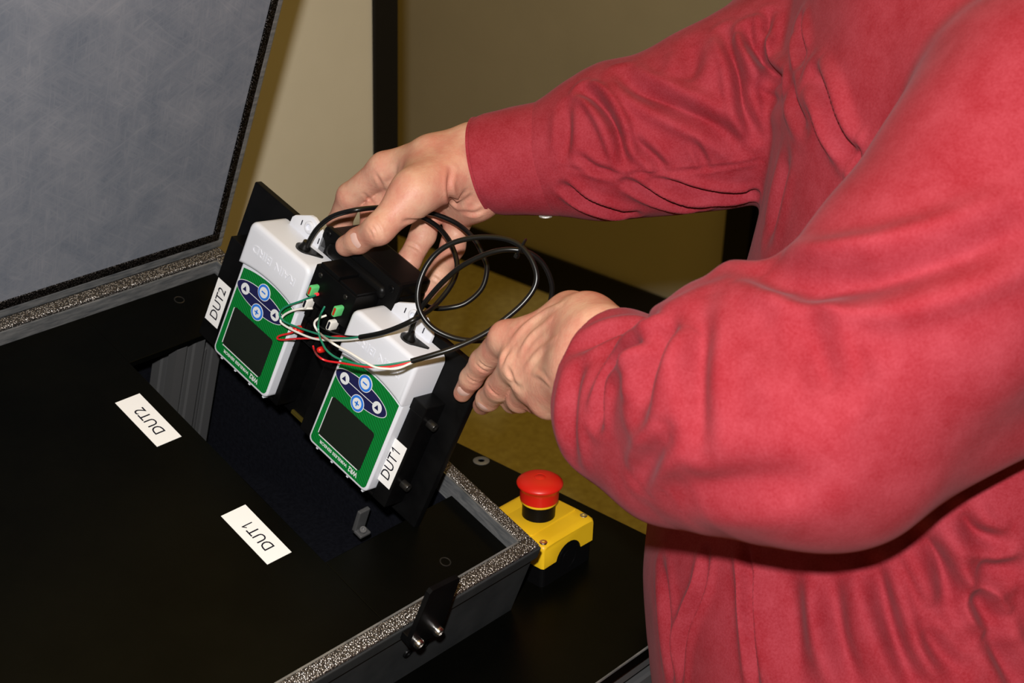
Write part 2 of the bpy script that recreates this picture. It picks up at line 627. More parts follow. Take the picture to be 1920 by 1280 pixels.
extrusion('edge_profile', (X0 + 0.02, Y0 + 0.026, ZO - 0.034), (X1 - 0.02, Y0 + 0.026, ZO - 0.034), 0.04, tb)
extrusion('edge_profile', (X0 + 0.02, Y1 - 0.026, ZO - 0.034), (X1 - 0.02, Y1 - 0.026, ZO - 0.034), 0.04, tb)
for x in (X0 + 0.045, X1 - 0.045):
    extrusion('side_rail', (x, Y0 + 0.048, ZO - 0.034), (x, Y1 - 0.048, ZO - 0.034), 0.04, tb)
    for y in (Y0 + 0.026, Y1 - 0.026):
        extrusion('leg', (x, y, 0.0), (x, y, ZO - 0.055), 0.04, tb, up=(0, 1, 0))
b = MB()
b.lathe([(0.0082, 0), (0.0082, 0.0004), (0.0070, 0.0009), (0.0034, 0.0009), (0.0031, -0.0012)], (0.971, 0.890, ZO), (0, 0, 1), 24)
b.build('countersunk_screw', M['alu'], tb, True)

# ================================================================== test enclosure (tilted shielded box)
TH = 0.33283295
cs, sn = math.cos(TH), math.sin(TH)
EO = np.array([0.80818657, 0.67362402, 0.07548635 + ZO])
EA, EB, EN = np.array([1.0, 0, 0]), np.array([0, cs, sn]), np.array([0, -sn, cs])
EM = frame(EO, EA, EB, EN)
en = thing('test_enclosure', 'grey shielded test box with open fibre-lined lid and black top plate', 'test box', EM)
W = 0.52            # box width (towards the left of the picture)
D = 0.4265


def nb(bb):         # local n of the table surface under a given b
    return -(0.07548635 + bb * sn) / cs


# outer walls as prisms of the sloped side outline
def side_prism(mb, a0, a1, b0, b1, top, drop=0.0):
    poly = [(b0, nb(b0) + drop), (b1, nb(b1) + drop), (b1, top), (b0, top)]
    mb.prism(poly, a0, a1, tf=lambda x, y, z: (z, x, y))


b = MB()
side_prism(b, -W, 0.0, 0.003, 0.010, -0.013)
side_prism(b, -W, 0.0, D - 0.008, D, -0.002)
side_prism(b, -0.010, -0.002, 0.010, D - 0.008, -0.002)
side_prism(b, -W + 0.002, -W + 0.010, 0.010, D - 0.008, -0.002)
b.box((-W - 0.002, 0.0, -0.014), (0.002, 0.013, -0.0015), 0.0012)          # front lip
b.box((-0.0105, 0.0125, -0.014), (0.002, D, -0.0015), 0.0008)
b.box((-W - 0.002, D - 0.0125, -0.014), (0.002, D + 0.002, -0.0015), 0.0008)
b.box((-W - 0.002, 0.0125, -0.014), (-W + 0.0105, D, -0.0015), 0.0008)
body = b.build('box_body', M['grey_paint'], en)

# knitted gasket on the rim, four runs
b = MB()
G = 0.0115
for lo, hi in (((-W, 0.0012, -0.002), (0.0, 0.0012 + G, 0.0018)), ((-W, D - 0.0015 - G, -0.002), (0.0, D - 0.0015, 0.0028)),
               ((-G, 0.0125, -0.002), (0.0, D - 0.013, 0.0018)), ((-W, 0.0125, -0.002), (-W + G, D - 0.013, 0.0018))):
    b.box(lo, hi, 0.0014)
b.build('rim_gasket', M['gasket'], en)
# thin bright edge along the inside of the gasket and the metal lip below it
b = MB()
i0, i1, a0, a1 = 0.0128, D - 0.0148, -W + 0.0125, -0.0118
for lo, hi in (((a0, i0, -0.020), (a1, i0 + 0.0016, 0.0012)), ((a0, i1 - 0.0016, -0.020), (a1, i1, 0.0012)),
               ((a1 - 0.0016, i0, -0.020), (a1, i1, 0.0012)), ((a0, i0, -0.020), (a0 + 0.0016, i1, 0.0012))):
    b.box(lo, hi)
b.build('inner_lip', M['bare_alu'], en)

# top plate with the cut-out
PT = -0.012
ra0, ra1, rb0, rb1 = -0.1525, -0.0138, 0.0875, 0.3440
px0, px1, py0, py1 = -W + 0.0145, -0.0138, 0.0148, D - 0.0168
b = MB()
b.box((px0, py0, PT - 0.006), (ra0, py1, PT), 0.0006)
b.box((ra0, py0, PT - 0.006), (px1, rb0, PT), 0.0006)
b.box((ra0, rb1, PT - 0.006), (px1, py1, PT), 0.0006)
tp = b.build('top_plate', M['black_plate'], en)
for a, bb in ((-0.066, 0.3926), (-0.0696, 0.0371), (-0.43, 0.3926), (-0.43, 0.0371)):
    b = MB()
    b.lathe([(0.0048, -0.002), (0.0048, 0.0003), (0.0042, 0.0005), (0.0037, 0.0003), (0.0036, -0.0008)], (a, bb, PT), (0, 0, 1), 24)
    b.build('plate_plug', M['dark_steel'], tp)
for txt, c in (('DUT2', (-0.1788, 0.2805)), ('DUT1', (-0.1805, 0.1377))):
    b = MB()
    b.box((c[0] - 0.0119, c[1] - 0.0287, PT), (c[0] + 0.0119, c[1] + 0.0287, PT + 0.0003))
    dut_text(b, txt, 0.0098, (c[0] - 0.0002, c[1] - 0.0015), 0.0315, PT + 0.00032)
    lb = b.build('adhesive_label', [M['paper'], M['ink']], tp)
    tag(lb, 'white adhesive label printed %s on the black top plate' % txt)

# dark interior
b = MB()
side_prism(b, ra0 - 0.02, ra0 - 0.016, rb0 - 0.04, rb1 + 0.05, PT - 0.0065, 0.004)
side_prism(b, ra1 + 0.0015, ra1 + 0.0035, rb0 - 0.04, rb1 + 0.05, PT - 0.010, 0.004)
side_prism(b, ra0 - 0.016, ra1, rb1 + 0.046, rb1 + 0.050, PT - 0.0065, 0.004)
side_prism(b, ra0 - 0.016, ra1, rb0 - 0.040, rb0 - 0.036, PT - 0.0065, 0.004)
b.prism([(rb0 - 0.04, nb(rb0 - 0.04) + 0.002), (rb1 + 0.05, nb(rb1 + 0.05) + 0.002), (rb1 + 0.05, nb(rb1 + 0.05) + 0.004),
         (rb0 - 0.04, nb(rb0 - 0.04) + 0.004)], ra0 - 0.02, ra1 + 0.0035, tf=lambda x, y, z: (z, x, y))
b.build('cavity_liner', M['navy_absorber'], en)
extrusion('inner_profile', (-0.0865, 0.360, PT - 0.0075), (-0.0795, 0.360, -0.185), 0.030, en, False, up=(0, 1, 0), m_=M['alu'])
extrusion('inner_profile', (-0.0560, 0.366, PT - 0.030), (-0.0490, 0.366, -0.185), 0.026, en, False, up=(0, 1, 0), m_=M['alu'])
b = MB()
b.box((-0.048, 0.146, -0.095), (-0.036, 0.150, -0.070), 0.001)
b.box((-0.048, 0.138, -0.095), (-0.036, 0.150, -0.092), 0.001)
cap_screw(b, (-0.042, 0.143, -0.092), (-0.3, -0.3, 1), 0.0032, 0.004)
b.build('catch_clip', M['alu'], en)

# latch bracket on the front face, with stand-off screws
b = MB()
pl = [(-0.1574, -0.004), (-0.1545, -0.0095), (-0.1255, -0.0130), (-0.1211, -0.0105), (-0.1225, 0.0490), (-0.1245, 0.0515), (-0.1525, 0.0545), (-0.1548, 0.0520)]
b.prism(pl, 0.008, 0.012, tf=lambda x, y, z: (x, -z, y))
b.box((-0.1535, -0.0085, -0.0110), (-0.1270, 0.0035, -0.0030), 0.0008)
lt = b.build('latch_bracket', M['black_block'], en)
for a, nn in ((-0.1295, -0.0035), (-0.1498, -0.0040)):
    b = MB()
    b.lathe([(0.0040, 0), (0.0042, 0.0012), (0.0043, 0.0048), (0.0034, 0.0062), (0.0022, 0.0062), (0.002, 0.004)], (a, -0.011, nn), (0, -1, 0), 20)
    b.build('stud_screw', M['steel'], lt)
for a, nn in ((-0.1134, -0.0470), (-0.1323, -0.0456)):
    b = MB()
    b.lathe([(0.0044, 0), (0.0044, 0.0012), (0.0040, 0.0018), (0.0022, 0.0018), (0.002, 0.0)], (a, 0.003, nn), (0, -1, 0), 20)
    b.build('blind_screw', M['black_plastic'], en)

# lid, hinged along the back rim, standing up along the box normal
LB = D + 0.0035
LH = 0.43
lean = math.radians(2.0)


def lid_tf(a, h, t):        # h up along the lid, t thickness towards the back; right edge leans as measured
    return (a + 0.055 * h, LB + t * math.cos(lean) - h * math.sin(lean) * 0.0, h + 0.0)


b = MB()
lx0, lx1 = -W - 0.004, 0.0080
for lo, hi in (((lx0, -0.003, 0.0), (lx1, 0.0065, 0.024)), ((lx0, LH - 0.0065, 0.0), (lx1, LH, 0.024)),
               ((lx1 - 0.0062, 0.0065, 0.0), (lx1, LH - 0.0065, 0.024)), ((lx0, 0.0065, 0.0), (lx0 + 0.0062, LH - 0.0065, 0.024))):
    bb = MB()
    bb.box(lo, hi, 0.0012)
    b.add([lid_tf(*v) for v in bb.v], bb.f)
bb = MB()
bb.box((lx0 + 0.004, 0.004, 0.018), (lx1 - 0.004, LH - 0.004, 0.0235))
b.add([lid_tf(*v) for v in bb.v], bb.f)
lid = b.build('lid', M['bare_alu'], en)
b = MB()
gx0, gx1 = lx0 + 0.0062, lx1 - 0.0062
for lo, hi in (((gx0, 0.0065, -0.0009), (gx1, 0.0155, 0.018)), ((gx0, LH - 0.0155, -0.0009), (gx1, LH - 0.0065, 0.018)),
               ((gx1 - 0.0075, 0.0155, -0.0009), (gx1, LH - 0.0155, 0.018)), ((gx0, 0.0155, -0.0009), (gx0 + 0.0075, LH - 0.0155, 0.018))):
    bb = MB()
    bb.box(lo, hi, 0.0012)
    b.add([lid_tf(*v) for v in bb.v], bb.f)
b.build('lid_gasket', M['gasket_dark'], lid)
bb = MB()
bb.box((lx0 + 0.0140, 0.0132, 0.0002), (lx1 - 0.0140, LH - 0.0132, 0.018), 0.0006)
b = MB()
b.add([lid_tf(*v) for v in bb.v], bb.f)
b.build('absorber_panel', M['fibre'], lid)
for a in (-0.43, -0.26, -0.09):
    b = MB()
    b.lathe([(0.004, 0), (0.004, 0.06)], (a - 0.03, D + 0.031, -0.006), (1, 0, 0), 14)
    b.box((a - 0.03, D + 0.026, -0.034), (a + 0.03, D + 0.0285, -0.006), 0.0005)
    b.build('hinge', M['dark_steel'], lid)
b = MB()
b.box((-W, D, -0.020), (0.004, D + 0.026, -0.0035), 0.001)
b.build('hinge_ledge', M['black_plastic'], en)

# ================================================================== emergency stop box
EX0, EX1, EY0, EY1 = 0.849, 0.9165, 0.704, 0.776
es = thing('emergency_stop', 'yellow emergency stop box with red mushroom button on the black table', 'stop button',
           Matrix.Translation(((EX0 + EX1) / 2, (EY0 + EY1) / 2, ZO)))
hx, hy = (EX1 - EX0) / 2, (EY1 - EY0) / 2
b = MB()
b.prism(rrect(-hx + 0.001, -hy + 0.001, hx - 0.001, hy - 0.001, 0.004), 0.0, 0.0345)
b.build('base', M['black_plastic'], es)
b = MB()
# ring moulding of the cable entry
b.lathe([(0.0125, 0), (0.0125, 0.0008), (0.0105, 0.0008), (0.0105, 0.0003), (0.007, 0.0003), (0.007, 0.0008), (0.0056, 0.0008)],
        (0.0, -hy + 0.001, 0.0165), (0, -1, 0), 28)
b.build('cable_entry', M['black_plastic'], es)
# cover: outline in xz with an arch, swept along y; slightly crowned along y
arch = [(0.0 + 0.0175 * math.cos(a), 0.0165 + 0.0165 * math.sin(a)) for a in np.linspace(math.radians(12), math.radians(168), 12)]
outl = [(-hx, 0.0195)] + [(p[0], p[1]) for p in arch[::-1]] + [(hx, 0.0195), (hx, 0.0405), (hx - 0.0008, 0.0425), (hx - 0.003, 0.0435),
                                                             (0.020, 0.0441), (-0.020, 0.0441), (-hx + 0.003, 0.0435), (-hx + 0.0008, 0.0425), (-hx, 0.0405)]
b = MB()
ys = [-hy, -hy + 0.0006, -hy + 0.0022, -hy + 0.006, -0.018, 0.018, hy - 0.006, hy - 0.0022, hy - 0.0006, hy]
vs = []
for y in ys:
    e = max(0.0, abs(y) - (hy - 0.0022)) / 0.0022
    k = 1 - 0.045 * e ** 2
    dz = -0.0012 * e - 0.0022 * max(0, (abs(y) - 0.018) / (hy - 0.018)) ** 2
    for x, z in outl:
        vs.append((x * k, y, z + (dz if z > 0.035 else 0)))
n = len(outl)
fs = [(k * n + i, k * n + (i + 1) % n, (k + 1) * n + (i + 1) % n, (k + 1) * n + i) for k in range(len(ys) - 1) for i in range(n)]
fs += [tuple(range(n)), tuple((len(ys) - 1) * n + i for i in range(n))]
b.add(vs, fs, 0, True)
cv = b.build('cover', M['yellow'], es)
b = MB()
b.prism(rrect(-hx + 0.004, -0.0185, hx - 0.004, 0.0185, 0.002), 0.0436, 0.0446, 0.0005, 2)
b.build('raised_band', M['yellow'], cv)
for x, y in ((-hx + 0.0055, -hy + 0.0055), (hx - 0.0055, -hy + 0.0085), (hx - 0.0055, hy - 0.0055), (-hx + 0.0055, hy - 0.0055)):
    b = MB()
    b.lathe([(0.0036, 0.040), (0.0036, 0.0428), (0.0031, 0.0433), (0.0012, 0.0433), (0.0010, 0.042)], (x, y, 0), (0, 0, 1), 18)
    b.build('cover_screw', M['steel'], cv)
b = MB()
b.text('STOP', 0.0042, (0.0235, 0.0205), rot=math.radians(-52), depth=0.0001, z=0.0443, bold=0.01)
b.text('STOP', 0.0036, (0.0245, 0.0285), rot=math.radians(-52), depth=0.0001, z=0.0428, bold=0.01)
b.build('lettering', M['ink'], cv)
b = MB()
b.lathe([(0.0145, 0.0440), (0.0145, 0.0575), (0.0140, 0.0580)], seg=40)
b.build('collar', M['black_plastic'], es)
b = MB()
b.lathe([(0.0150, 0.0578), (0.0157, 0.0586), (0.0157, 0.0602), (0.0150, 0.0606)], seg=40)
b.build('yellow_ring', M['yellow'], es)
b = MB()
b.lathe([(0.0158, 0.0604), (0.0168, 0.0612), (0.0170, 0.0690), (0.0172, 0.0715), (0.0185, 0.0738), (0.0200, 0.0752), (0.0203, 0.0763),
         (0.0199, 0.0774), (0.0170, 0.0796), (0.0130, 0.0812), (0.0080, 0.0822), (0.0052, 0.0824), (0.0048, 0.0821), (0.0044, 0.0824), (0.0, 0.0826)], seg=48)
b.build('mushroom_button', M['red_cap'], es)

# ================================================================== hand-held fixture
FU = np.array([-0.009946, -0.95460191, -0.29771843])
FV = np.array([-0.18158276, 0.29450725, -0.9382394])
FN = np.array([-0.98332537, -0.04472881, 0.17626842])
FT = np.array([0.7715, 0.9715, 0.3169 + ZO])
FM = frame(FT, FU, -FV, FN)          # local x = u, y = -v, z = n
FMI = FM.inverted()


def fat(px, py, n):
    """point where the pixel's ray meets the plane n above the fixture plate"""
    return on_plane(px, py, FT + FN * n, FN)


def floc(P):
    return FMI @ Vector(P)


fx = thing('test_fixture', 'black fixture plate with two device brackets and handle held in both hands', 'test fixture', FM)
PW, PH = 0.2794, 0.1539


def R(u0, v0, u1, v1, r=0.002, seg=3):      # rounded rectangle given in u,v
    return rrect(u0, -v1, u1, -v0, r, seg)


b = MB()
b.prism(R(0, 0, PW, PH, 0.0015), -0.006, 0.0, 0.0008, 2)
b.build('mounting_plate', M['black_block'], fx)


def bracket(u0, u1, du0, du1, lu0, txt):
    b = MB()
    v0, v1 = 0.0425, 0.1415
    b.box((u0, -v1, 0.0), (du0 - 0.0006, -v0, 0.022), 0.0008)
    b.box((du1 + 0.0006, -v1, 0.0), (u1, -v0, 0.022), 0.0008)
    b.box((du0 - 0.0006, -v1, 0.0), (du1 + 0.0006, -0.1385, 0.022), 0.0008)
    br = b.build('device_bracket', M['black_block'], fx)
    tag(br, 'black bracket block carrying the %s label' % txt)
    b = MB()
    b.box((lu0, -0.1245, 0.022), (lu0 + 0.0172, -0.0830, 0.0223))
    dut_text(b, txt, 0.0094, (lu0 + 0.0087, -0.1037), 0.0300, 0.02232)
    tag(b.build('adhesive_label', [M['paper'], M['ink']], br), 'white adhesive label printed %s' % txt)
    return br


br2 = bracket(0.0145, 0.1225, 0.0430, 0.1160, 0.0163, 'DUT2')
br1 = bracket(0.1530, 0.2595, 0.1700, 0.2440, 0.2400, 'DUT1')
tag(br1, 'black bracket block with two cap screws carrying the DUT1 label')
# the screw-carrying side cheek of the DUT1 bracket
b = MB()
b.box((0.2440, -0.0525, 0.0), (0.2592, -0.0426, 0.0222), 0.0006)
b.build('top_clamp', M['black_block'], br1)
for v in (0.0585, 0.1190):
    b = MB()
    cap_screw(b, (0.2590, -v, 0.0115), (1, 0, 0), 0.0036, 0.0078)
    b.build('cap_screw', M['dark_steel'], br1)
b = MB()
b.box((0.1235, -0.1525, -0.0003), (0.1515, -0.1490, 0.0022), 0.0004)
b.build('chromate_strip', M['brass'], fx)

# centre terminal block
b = MB()
b.box((0.1185, -0.030, 0.0), (0.1665, -0.0005, 0.0325), 0.0007)
b.box((0.1200, -0.070, 0.0), (0.1640, -0.030, 0.0270), 0.0010)
for k in range(6):
    u = 0.1225 + 0.0066 * k
    b.box((u, -0.066, 0.026), (u + 0.005, -0.050, 0.0298 + 0.001 * (k % 2)), 0.0006)
    b.box((u, -0.046, 0.026), (u + 0.005, -0.034, 0.0312 - 0.0008 * (k % 2)), 0.0006)
tbk = b.build('terminal_block', M['black_block'], fx)
b = MB()
b.box((0.1215, -0.0008, 0.0040), (0.1435, 0.0030, 0.0315), 0.0005)
b.box((0.1450, -0.0008, 0.0040), (0.1655, 0.0016, 0.0315), 0.0005)
b.build('terminal_cover', M['black_plastic'], tbk)
for u, v in ((0.1262, 0.0062), (0.1565, 0.0065)):
    b = MB()
    b.lathe([(0.0021, 0), (0.0021, 0.0006), (0.0016, 0.0010), (0.0008, 0.0010), (0.0007, 0.0003)], (u, -v, 0.0325), (0, 0, 1), 16)
    b.build('terminal_screw', M['dark_steel'], tbk)


def lever(px, py, n, m1, m2, name, label):
    c = floc(fat(px, py, n))
    b = MB()
    b.prism(rrect(c.x - 0.0022, c.y - 0.0046, c.x + 0.0022, c.y + 0.0046, 0.0016, 3), 0.0300, n, 0.0006, 2)
    b.prism(rrect(c.x - 0.0010, c.y - 0.0034, c.x + 0.0010, c.y + 0.0034, 0.0009, 3), n - 0.001, n + 0.0003, mi=1)
    tag(b.build(name, [m1, m2], tbk), label)


lever(580.5, 545, 0.0400, M['term_green'], M['term_red'], 'terminal_lever', 'green lever with red core')
lever(626.5, 584, 0.0400, M['term_green'], M['term_red'], 'terminal_lever', 'green lever with red core')
lever(616, 610, 0.0385, M['white_wire'], M['ink'], 'terminal_lever', 'white lever with black slot')
lever(571, 569, 0.0385, M['white_wire'], M['ink'], 'terminal_lever', 'white lever with black slot')
for px, py, r in ((592, 552, 0.0013), (554, 617, 0.0027), (599, 656, 0.0026), (560, 621, 0.0018)):
    c = floc(fat(px, py, 0.035))
    b = MB()
    b.lathe([(r, -0.005), (r, 0.0), (r * 0.8, r * 0.5), (r * 0.3, r * 0.8)], c, (0, 0, 1), 14)
    tag(b.build('red_terminal', M['red_cap'] if r > 0.0015 else M['led'], tbk), 'small red terminal' if r > 0.0015 else 'tiny lit red lamp')

# handle: flange with screws, a bulging grip and the body behind it
b = MB()
b.prism(rrect(0.0905, -0.0150, 0.1815, 0.0150, 0.004), 0.0002, 0.0045, 0.0008, 2)
hd = b.build('handle', M['black_plastic'], fx)
tag(hd, 'black recessed pull handle at the top edge of the plate')
b = MB()
gp = []
for k in range(13):
    a = math.pi * k / 12
    gp.append((0.0065 * math.cos(a), 0.0042 + 0.0052 * math.sin(a)))
vs = []
us = [0.1010, 0.1016, 0.1035, 0.1065, 0.1655, 0.1685, 0.1704, 0.1710]
ks = [0.15, 0.5, 0.85, 1, 1, 0.85, 0.5, 0.15]
for u, k in zip(us, ks):
    vs += [(u, 0.0005 + y * k, 0.0042 + (z - 0.0042) * k) for y, z in gp]
n = len(gp)
b.add(vs, [(i * n + j, i * n + j + 1, (i + 1) * n + j + 1, (i + 1) * n + j) for i in range(len(us) - 1) for j in range(n - 1)], 0, True)
b.build('grip', M['black_plastic'], hd)
b = MB()
b.box((0.0935, 0.0005, -0.036), (0.1785, 0.0142, 0.001), 0.0030)
b.box((0.0935, -0.0130, -0.036), (0.1785, 0.0020, -0.0065), 0.0030)
b.build('handle_body', M['black_plastic'], hd)
for u, v in ((0.0965, -0.0100), (0.1740, -0.0085)):
    b = MB()
    b.lathe([(0.0030, 0), (0.0030, 0.0006), (0.0025, 0.0012), (0.0013, 0.0012), (0.0011, 0.0004)], (u, -v, 0.0045), (0, 0, 1), 18)
    b.build('handle_screw', M['black_plastic'], hd)


# ================================================================== wireless sensors
def arc_edge(u0, u1, v_end, rise, n=10):
    """points of the cap's lower edge, bowed towards the cap"""
    return [(u0 + (u1 - u0) * k / n, v_end - rise * (1 - (2 * k / n - 1) ** 2)) for k in range(n + 1)]


def sensor(du, label, cable_pts, wires):
    mt = FM @ Matrix.Translation((du, 0, 0))
    s = thing('wireless_sensor', label, 'sensor unit', mt)
    u0, u1 = 0.0430, 0.1160
    b = MB()
    b.prism(R(u0, 0.030, u1, 0.1378, 0.0055, 4), 0.0008, 0.0300, 0.0016, 3)
    bd = b.build('case', M['white'], s)
    b = MB()
    for q in (0.0560, 0.0940):
        b.box((u0 + 0.008 + q - 0.056, -0.1402, 0.0215), (u0 + 0.030 + q - 0.056, -0.1372, 0.0262), 0.0006)
        for e in (0.009, 0.0275):
            b.box((u0 + e + q - 0.056, -0.1412, 0.0205), (u0 + e + 0.0022 + q - 0.056, -0.1374, 0.0270), 0.0005)
    b.build('latch_tab', M['white'], bd)
    b = MB()
    b.box((u1 - 0.0002, -0.0860, 0.010), (u1 + 0.0004, -0.0852, 0.0212))
    b.build('case_seam', M['ink'], bd)
    # cap over the upper half with a bowed lower edge
    e0, e1 = 0.0408, 0.1164
    low = arc_edge(e0, e1, 0.0495, 0.0055)
    poly = [(u, -v) for u, v in low]
    r = 0.0075
    poly += [(e1 - r + r * math.cos(math.radians(a)), -0.0075 - r + r * math.sin(math.radians(a))) for a in (0, 22, 45, 68, 90)]
    poly += [(e0 + r + r * math.cos(math.radians(a)), -0.0075 - r + r * math.sin(math.radians(a))) for a in (90, 112, 135, 158, 180)]
    b = MB()
    b.prism(poly, 0.0006, 0.0345, 0.0038, 4)
    cp = b.build('cap', M['white'], s)
    b = MB()
    b.text('RAIN BIRD', 0.0068, ((e0 + e1) / 2, -0.0275), rot=math.pi, width=0.0530, depth=0.0007, z=0.0343)
    b.build('embossed_lettering', M['white'], cp)
    # rear mounting tab with a keyhole boss
    b = MB()
    tab = [(0.0535, 0.011), (0.0985, 0.011), (0.0985, 0.001), (0.0955, -0.003), (0.0800, -0.0115), (0.0765, -0.0125), (0.0720, -0.0120), (0.0570, -0.0030), (0.0545, 0.0)]
    b.prism([(u, -v) for u, v in tab], 0.0012, 0.0045, 0.0008, 2)
    b.lathe([(0.0052, 0.0042), (0.0052, 0.0066), (0.0042, 0.0072), (0.0030, 0.0072), (0.0028, 0.0052)], (0.0765, 0.0035, 0), (0, 0, 1), 20)
    tbm = b.build('mounting_tab', M['white'], s)
    b = MB()
    b.box((0.0660, -0.0005, 0.0044), (0.0668, 0.0040, 0.0049))
    b.box((0.0890, -0.0040, 0.0044), (0.0898, 0.0010, 0.0049))
    b.build('tab_slot', M['ink'], tbm)
    # overlay
    g0, g1 = u0 + 0.0024, u1 - 0.0024
    top = arc_edge(g0 + 0.001, g1 - 0.001, 0.0520, 0.0052)
    rr = 0.004
    poly = [(u, -v) for u, v in top][::-1]
    poly += [(g0 + rr + rr * math.cos(math.radians(a)), -0.1350 + rr + rr * math.sin(math.radians(a))) for a in (180, 202, 225, 248, 270)]
    poly += [(g1 - rr + rr * math.cos(math.radians(a)), -0.1350 + rr + rr * math.sin(math.radians(a))) for a in (270, 292, 315, 338, 360)]
    b = MB()
    b.prism(poly, 0.0296, 0.0303)
    ov = b.build('overlay', M['green'], s)
    zc = 0.0303
    cx, cy = 0.0752, -0.0668
    b = MB()
    b.prism(ellipse(cx, cy, 0.0305, 0.0102), zc - 0.0002, zc + 0.0001, mi=1)
    b.prism(ellipse(cx, cy, 0.0299, 0.0096), zc, zc + 0.0002)
    b.box((cx - 0.022, cy - 0.0003, zc), (cx + 0.022, cy + 0.0003, zc + 0.00028), mi=1)
    b.build('keypad', [M['navy_print'], M['white_ink']], ov)
    for qx, qy, kind in ((-0.0195, 0.0, 'l'), (0.0195, 0.0, 'r'), (0.0008, 0.0098, 'm'), (0.0008, -0.0098, 'p')):
        b = MB()
        x, y = cx + qx, cy + qy
        if kind in 'lr':
            b.prism(ellipse(x, y, 0.0050, 0.0050, 28), zc, zc + 0.0005, 0.0002, 1, mi=1)
            k = 1 if kind == 'l' else 1
            b.prism([(x - 0.0024, y - 0.0018), (x + 0.0024 * k, y - 0.0018 + 0.0002), (x, y + 0.0026)], zc + 0.0004, zc + 0.0006, mi=0)
        else:
            b.prism(ellipse(x, y, 0.0073, 0.0073, 32), zc, zc + 0.0004, mi=1)
            b.prism(ellipse(x, y, 0.0067, 0.0067, 32), zc, zc + 0.0006, mi=2)
            b.prism(ellipse(x, y, 0.0047, 0.0047, 28), zc, zc + 0.0008, mi=1)
            b.box((x - 0.0024, y - 0.0006, zc), (x + 0.0024, y + 0.0006, zc + 0.00095), mi=2)
            if kind == 'p':
                b.box((x - 0.0006, y - 0.0024, zc), (x + 0.0006, y + 0.0024, zc + 0.00095), mi=2)
        b.build('key', [M['navy_print'], M['white_ink'], M['blue_print']], ov)
    b = MB()
    sx0, sx1, sy0, sy1 = 0.0516, 0.1024, -0.1252, -0.0872
    b.prism(rrect(sx0, sy0, sx1, sy1, 0.0025, 4), zc - 0.0002, zc + 0.0003)
    b.build('screen', M['lcd'], ov)
    b = MB()  # flash glint on the recessed screen's left and bottom edges, drawn as white strips
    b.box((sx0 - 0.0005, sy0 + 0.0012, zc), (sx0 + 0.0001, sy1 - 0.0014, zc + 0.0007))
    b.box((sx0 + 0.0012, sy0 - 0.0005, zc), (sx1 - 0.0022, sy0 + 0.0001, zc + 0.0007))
    b.build('screen_glint', M['white_ink'], ov)
    b = MB()
    b.text('WR2', 0.0046, (0.0968, -0.1302), rot=math.pi, width=0.0106, depth=0.0001, z=zc + 0.00005, bold=0.03)
    b.text('WIRELESS SENSOR', 0.0028, (0.0725, -0.1300), rot=math.pi, width=0.0340, depth=0.0001, z=zc + 0.00005, bold=0.02)
    b.build('lettering', M['white_ink'], ov)
    # cable gland on the top of the cap
    b = MB()
    gx, gz = 0.0895, 0.0185
    q = [(gx + 0.0078 * math.cos(a), gz + 0.0066 * math.sin(a)) for a in np.linspace(math.radians(20), math.radians(270), 18)]
    q += [(gx + 0.0150, gz - 0.0080), (gx + 0.0150, gz - 0.0068)]
    b.prism(q, -0.0090, -0.0060, tf=lambda x, y, z: (x, z, y), smooth=True)
    b.lathe([(0.0052, 0), (0.0048, 0.002), (0.0030, 0.0040), (0.0024, 0.007)], (gx, -0.0062, gz), (0.05, 1, 0.15), 20)
    b.build('cable_gland', M['black_rubber'], s)
    b = MB()
    inv = mt.inverted()
    for seg in cable_pts:
        b.tube([inv @ Vector(p) for p in seg], 0.00205, 12, sub=8)
    cb = b.build('cable', M['black_rubber'], s)
    for mname, rad, pts in wires:
        b = MB()
        b.tube([inv @ Vector(p) for p in pts], rad, 8, sub=6)
        tag(b.build('wire', M[mname], cb), mname.replace('_wire', '').replace('black_rubber', 'black') + ' insulated wire')
    return s, cb, inv


def path(L):
    return [at(p[0], p[1], p[2]) if p[2] > 0.6 else fat(p[0], p[1], p[2]) for p in L]


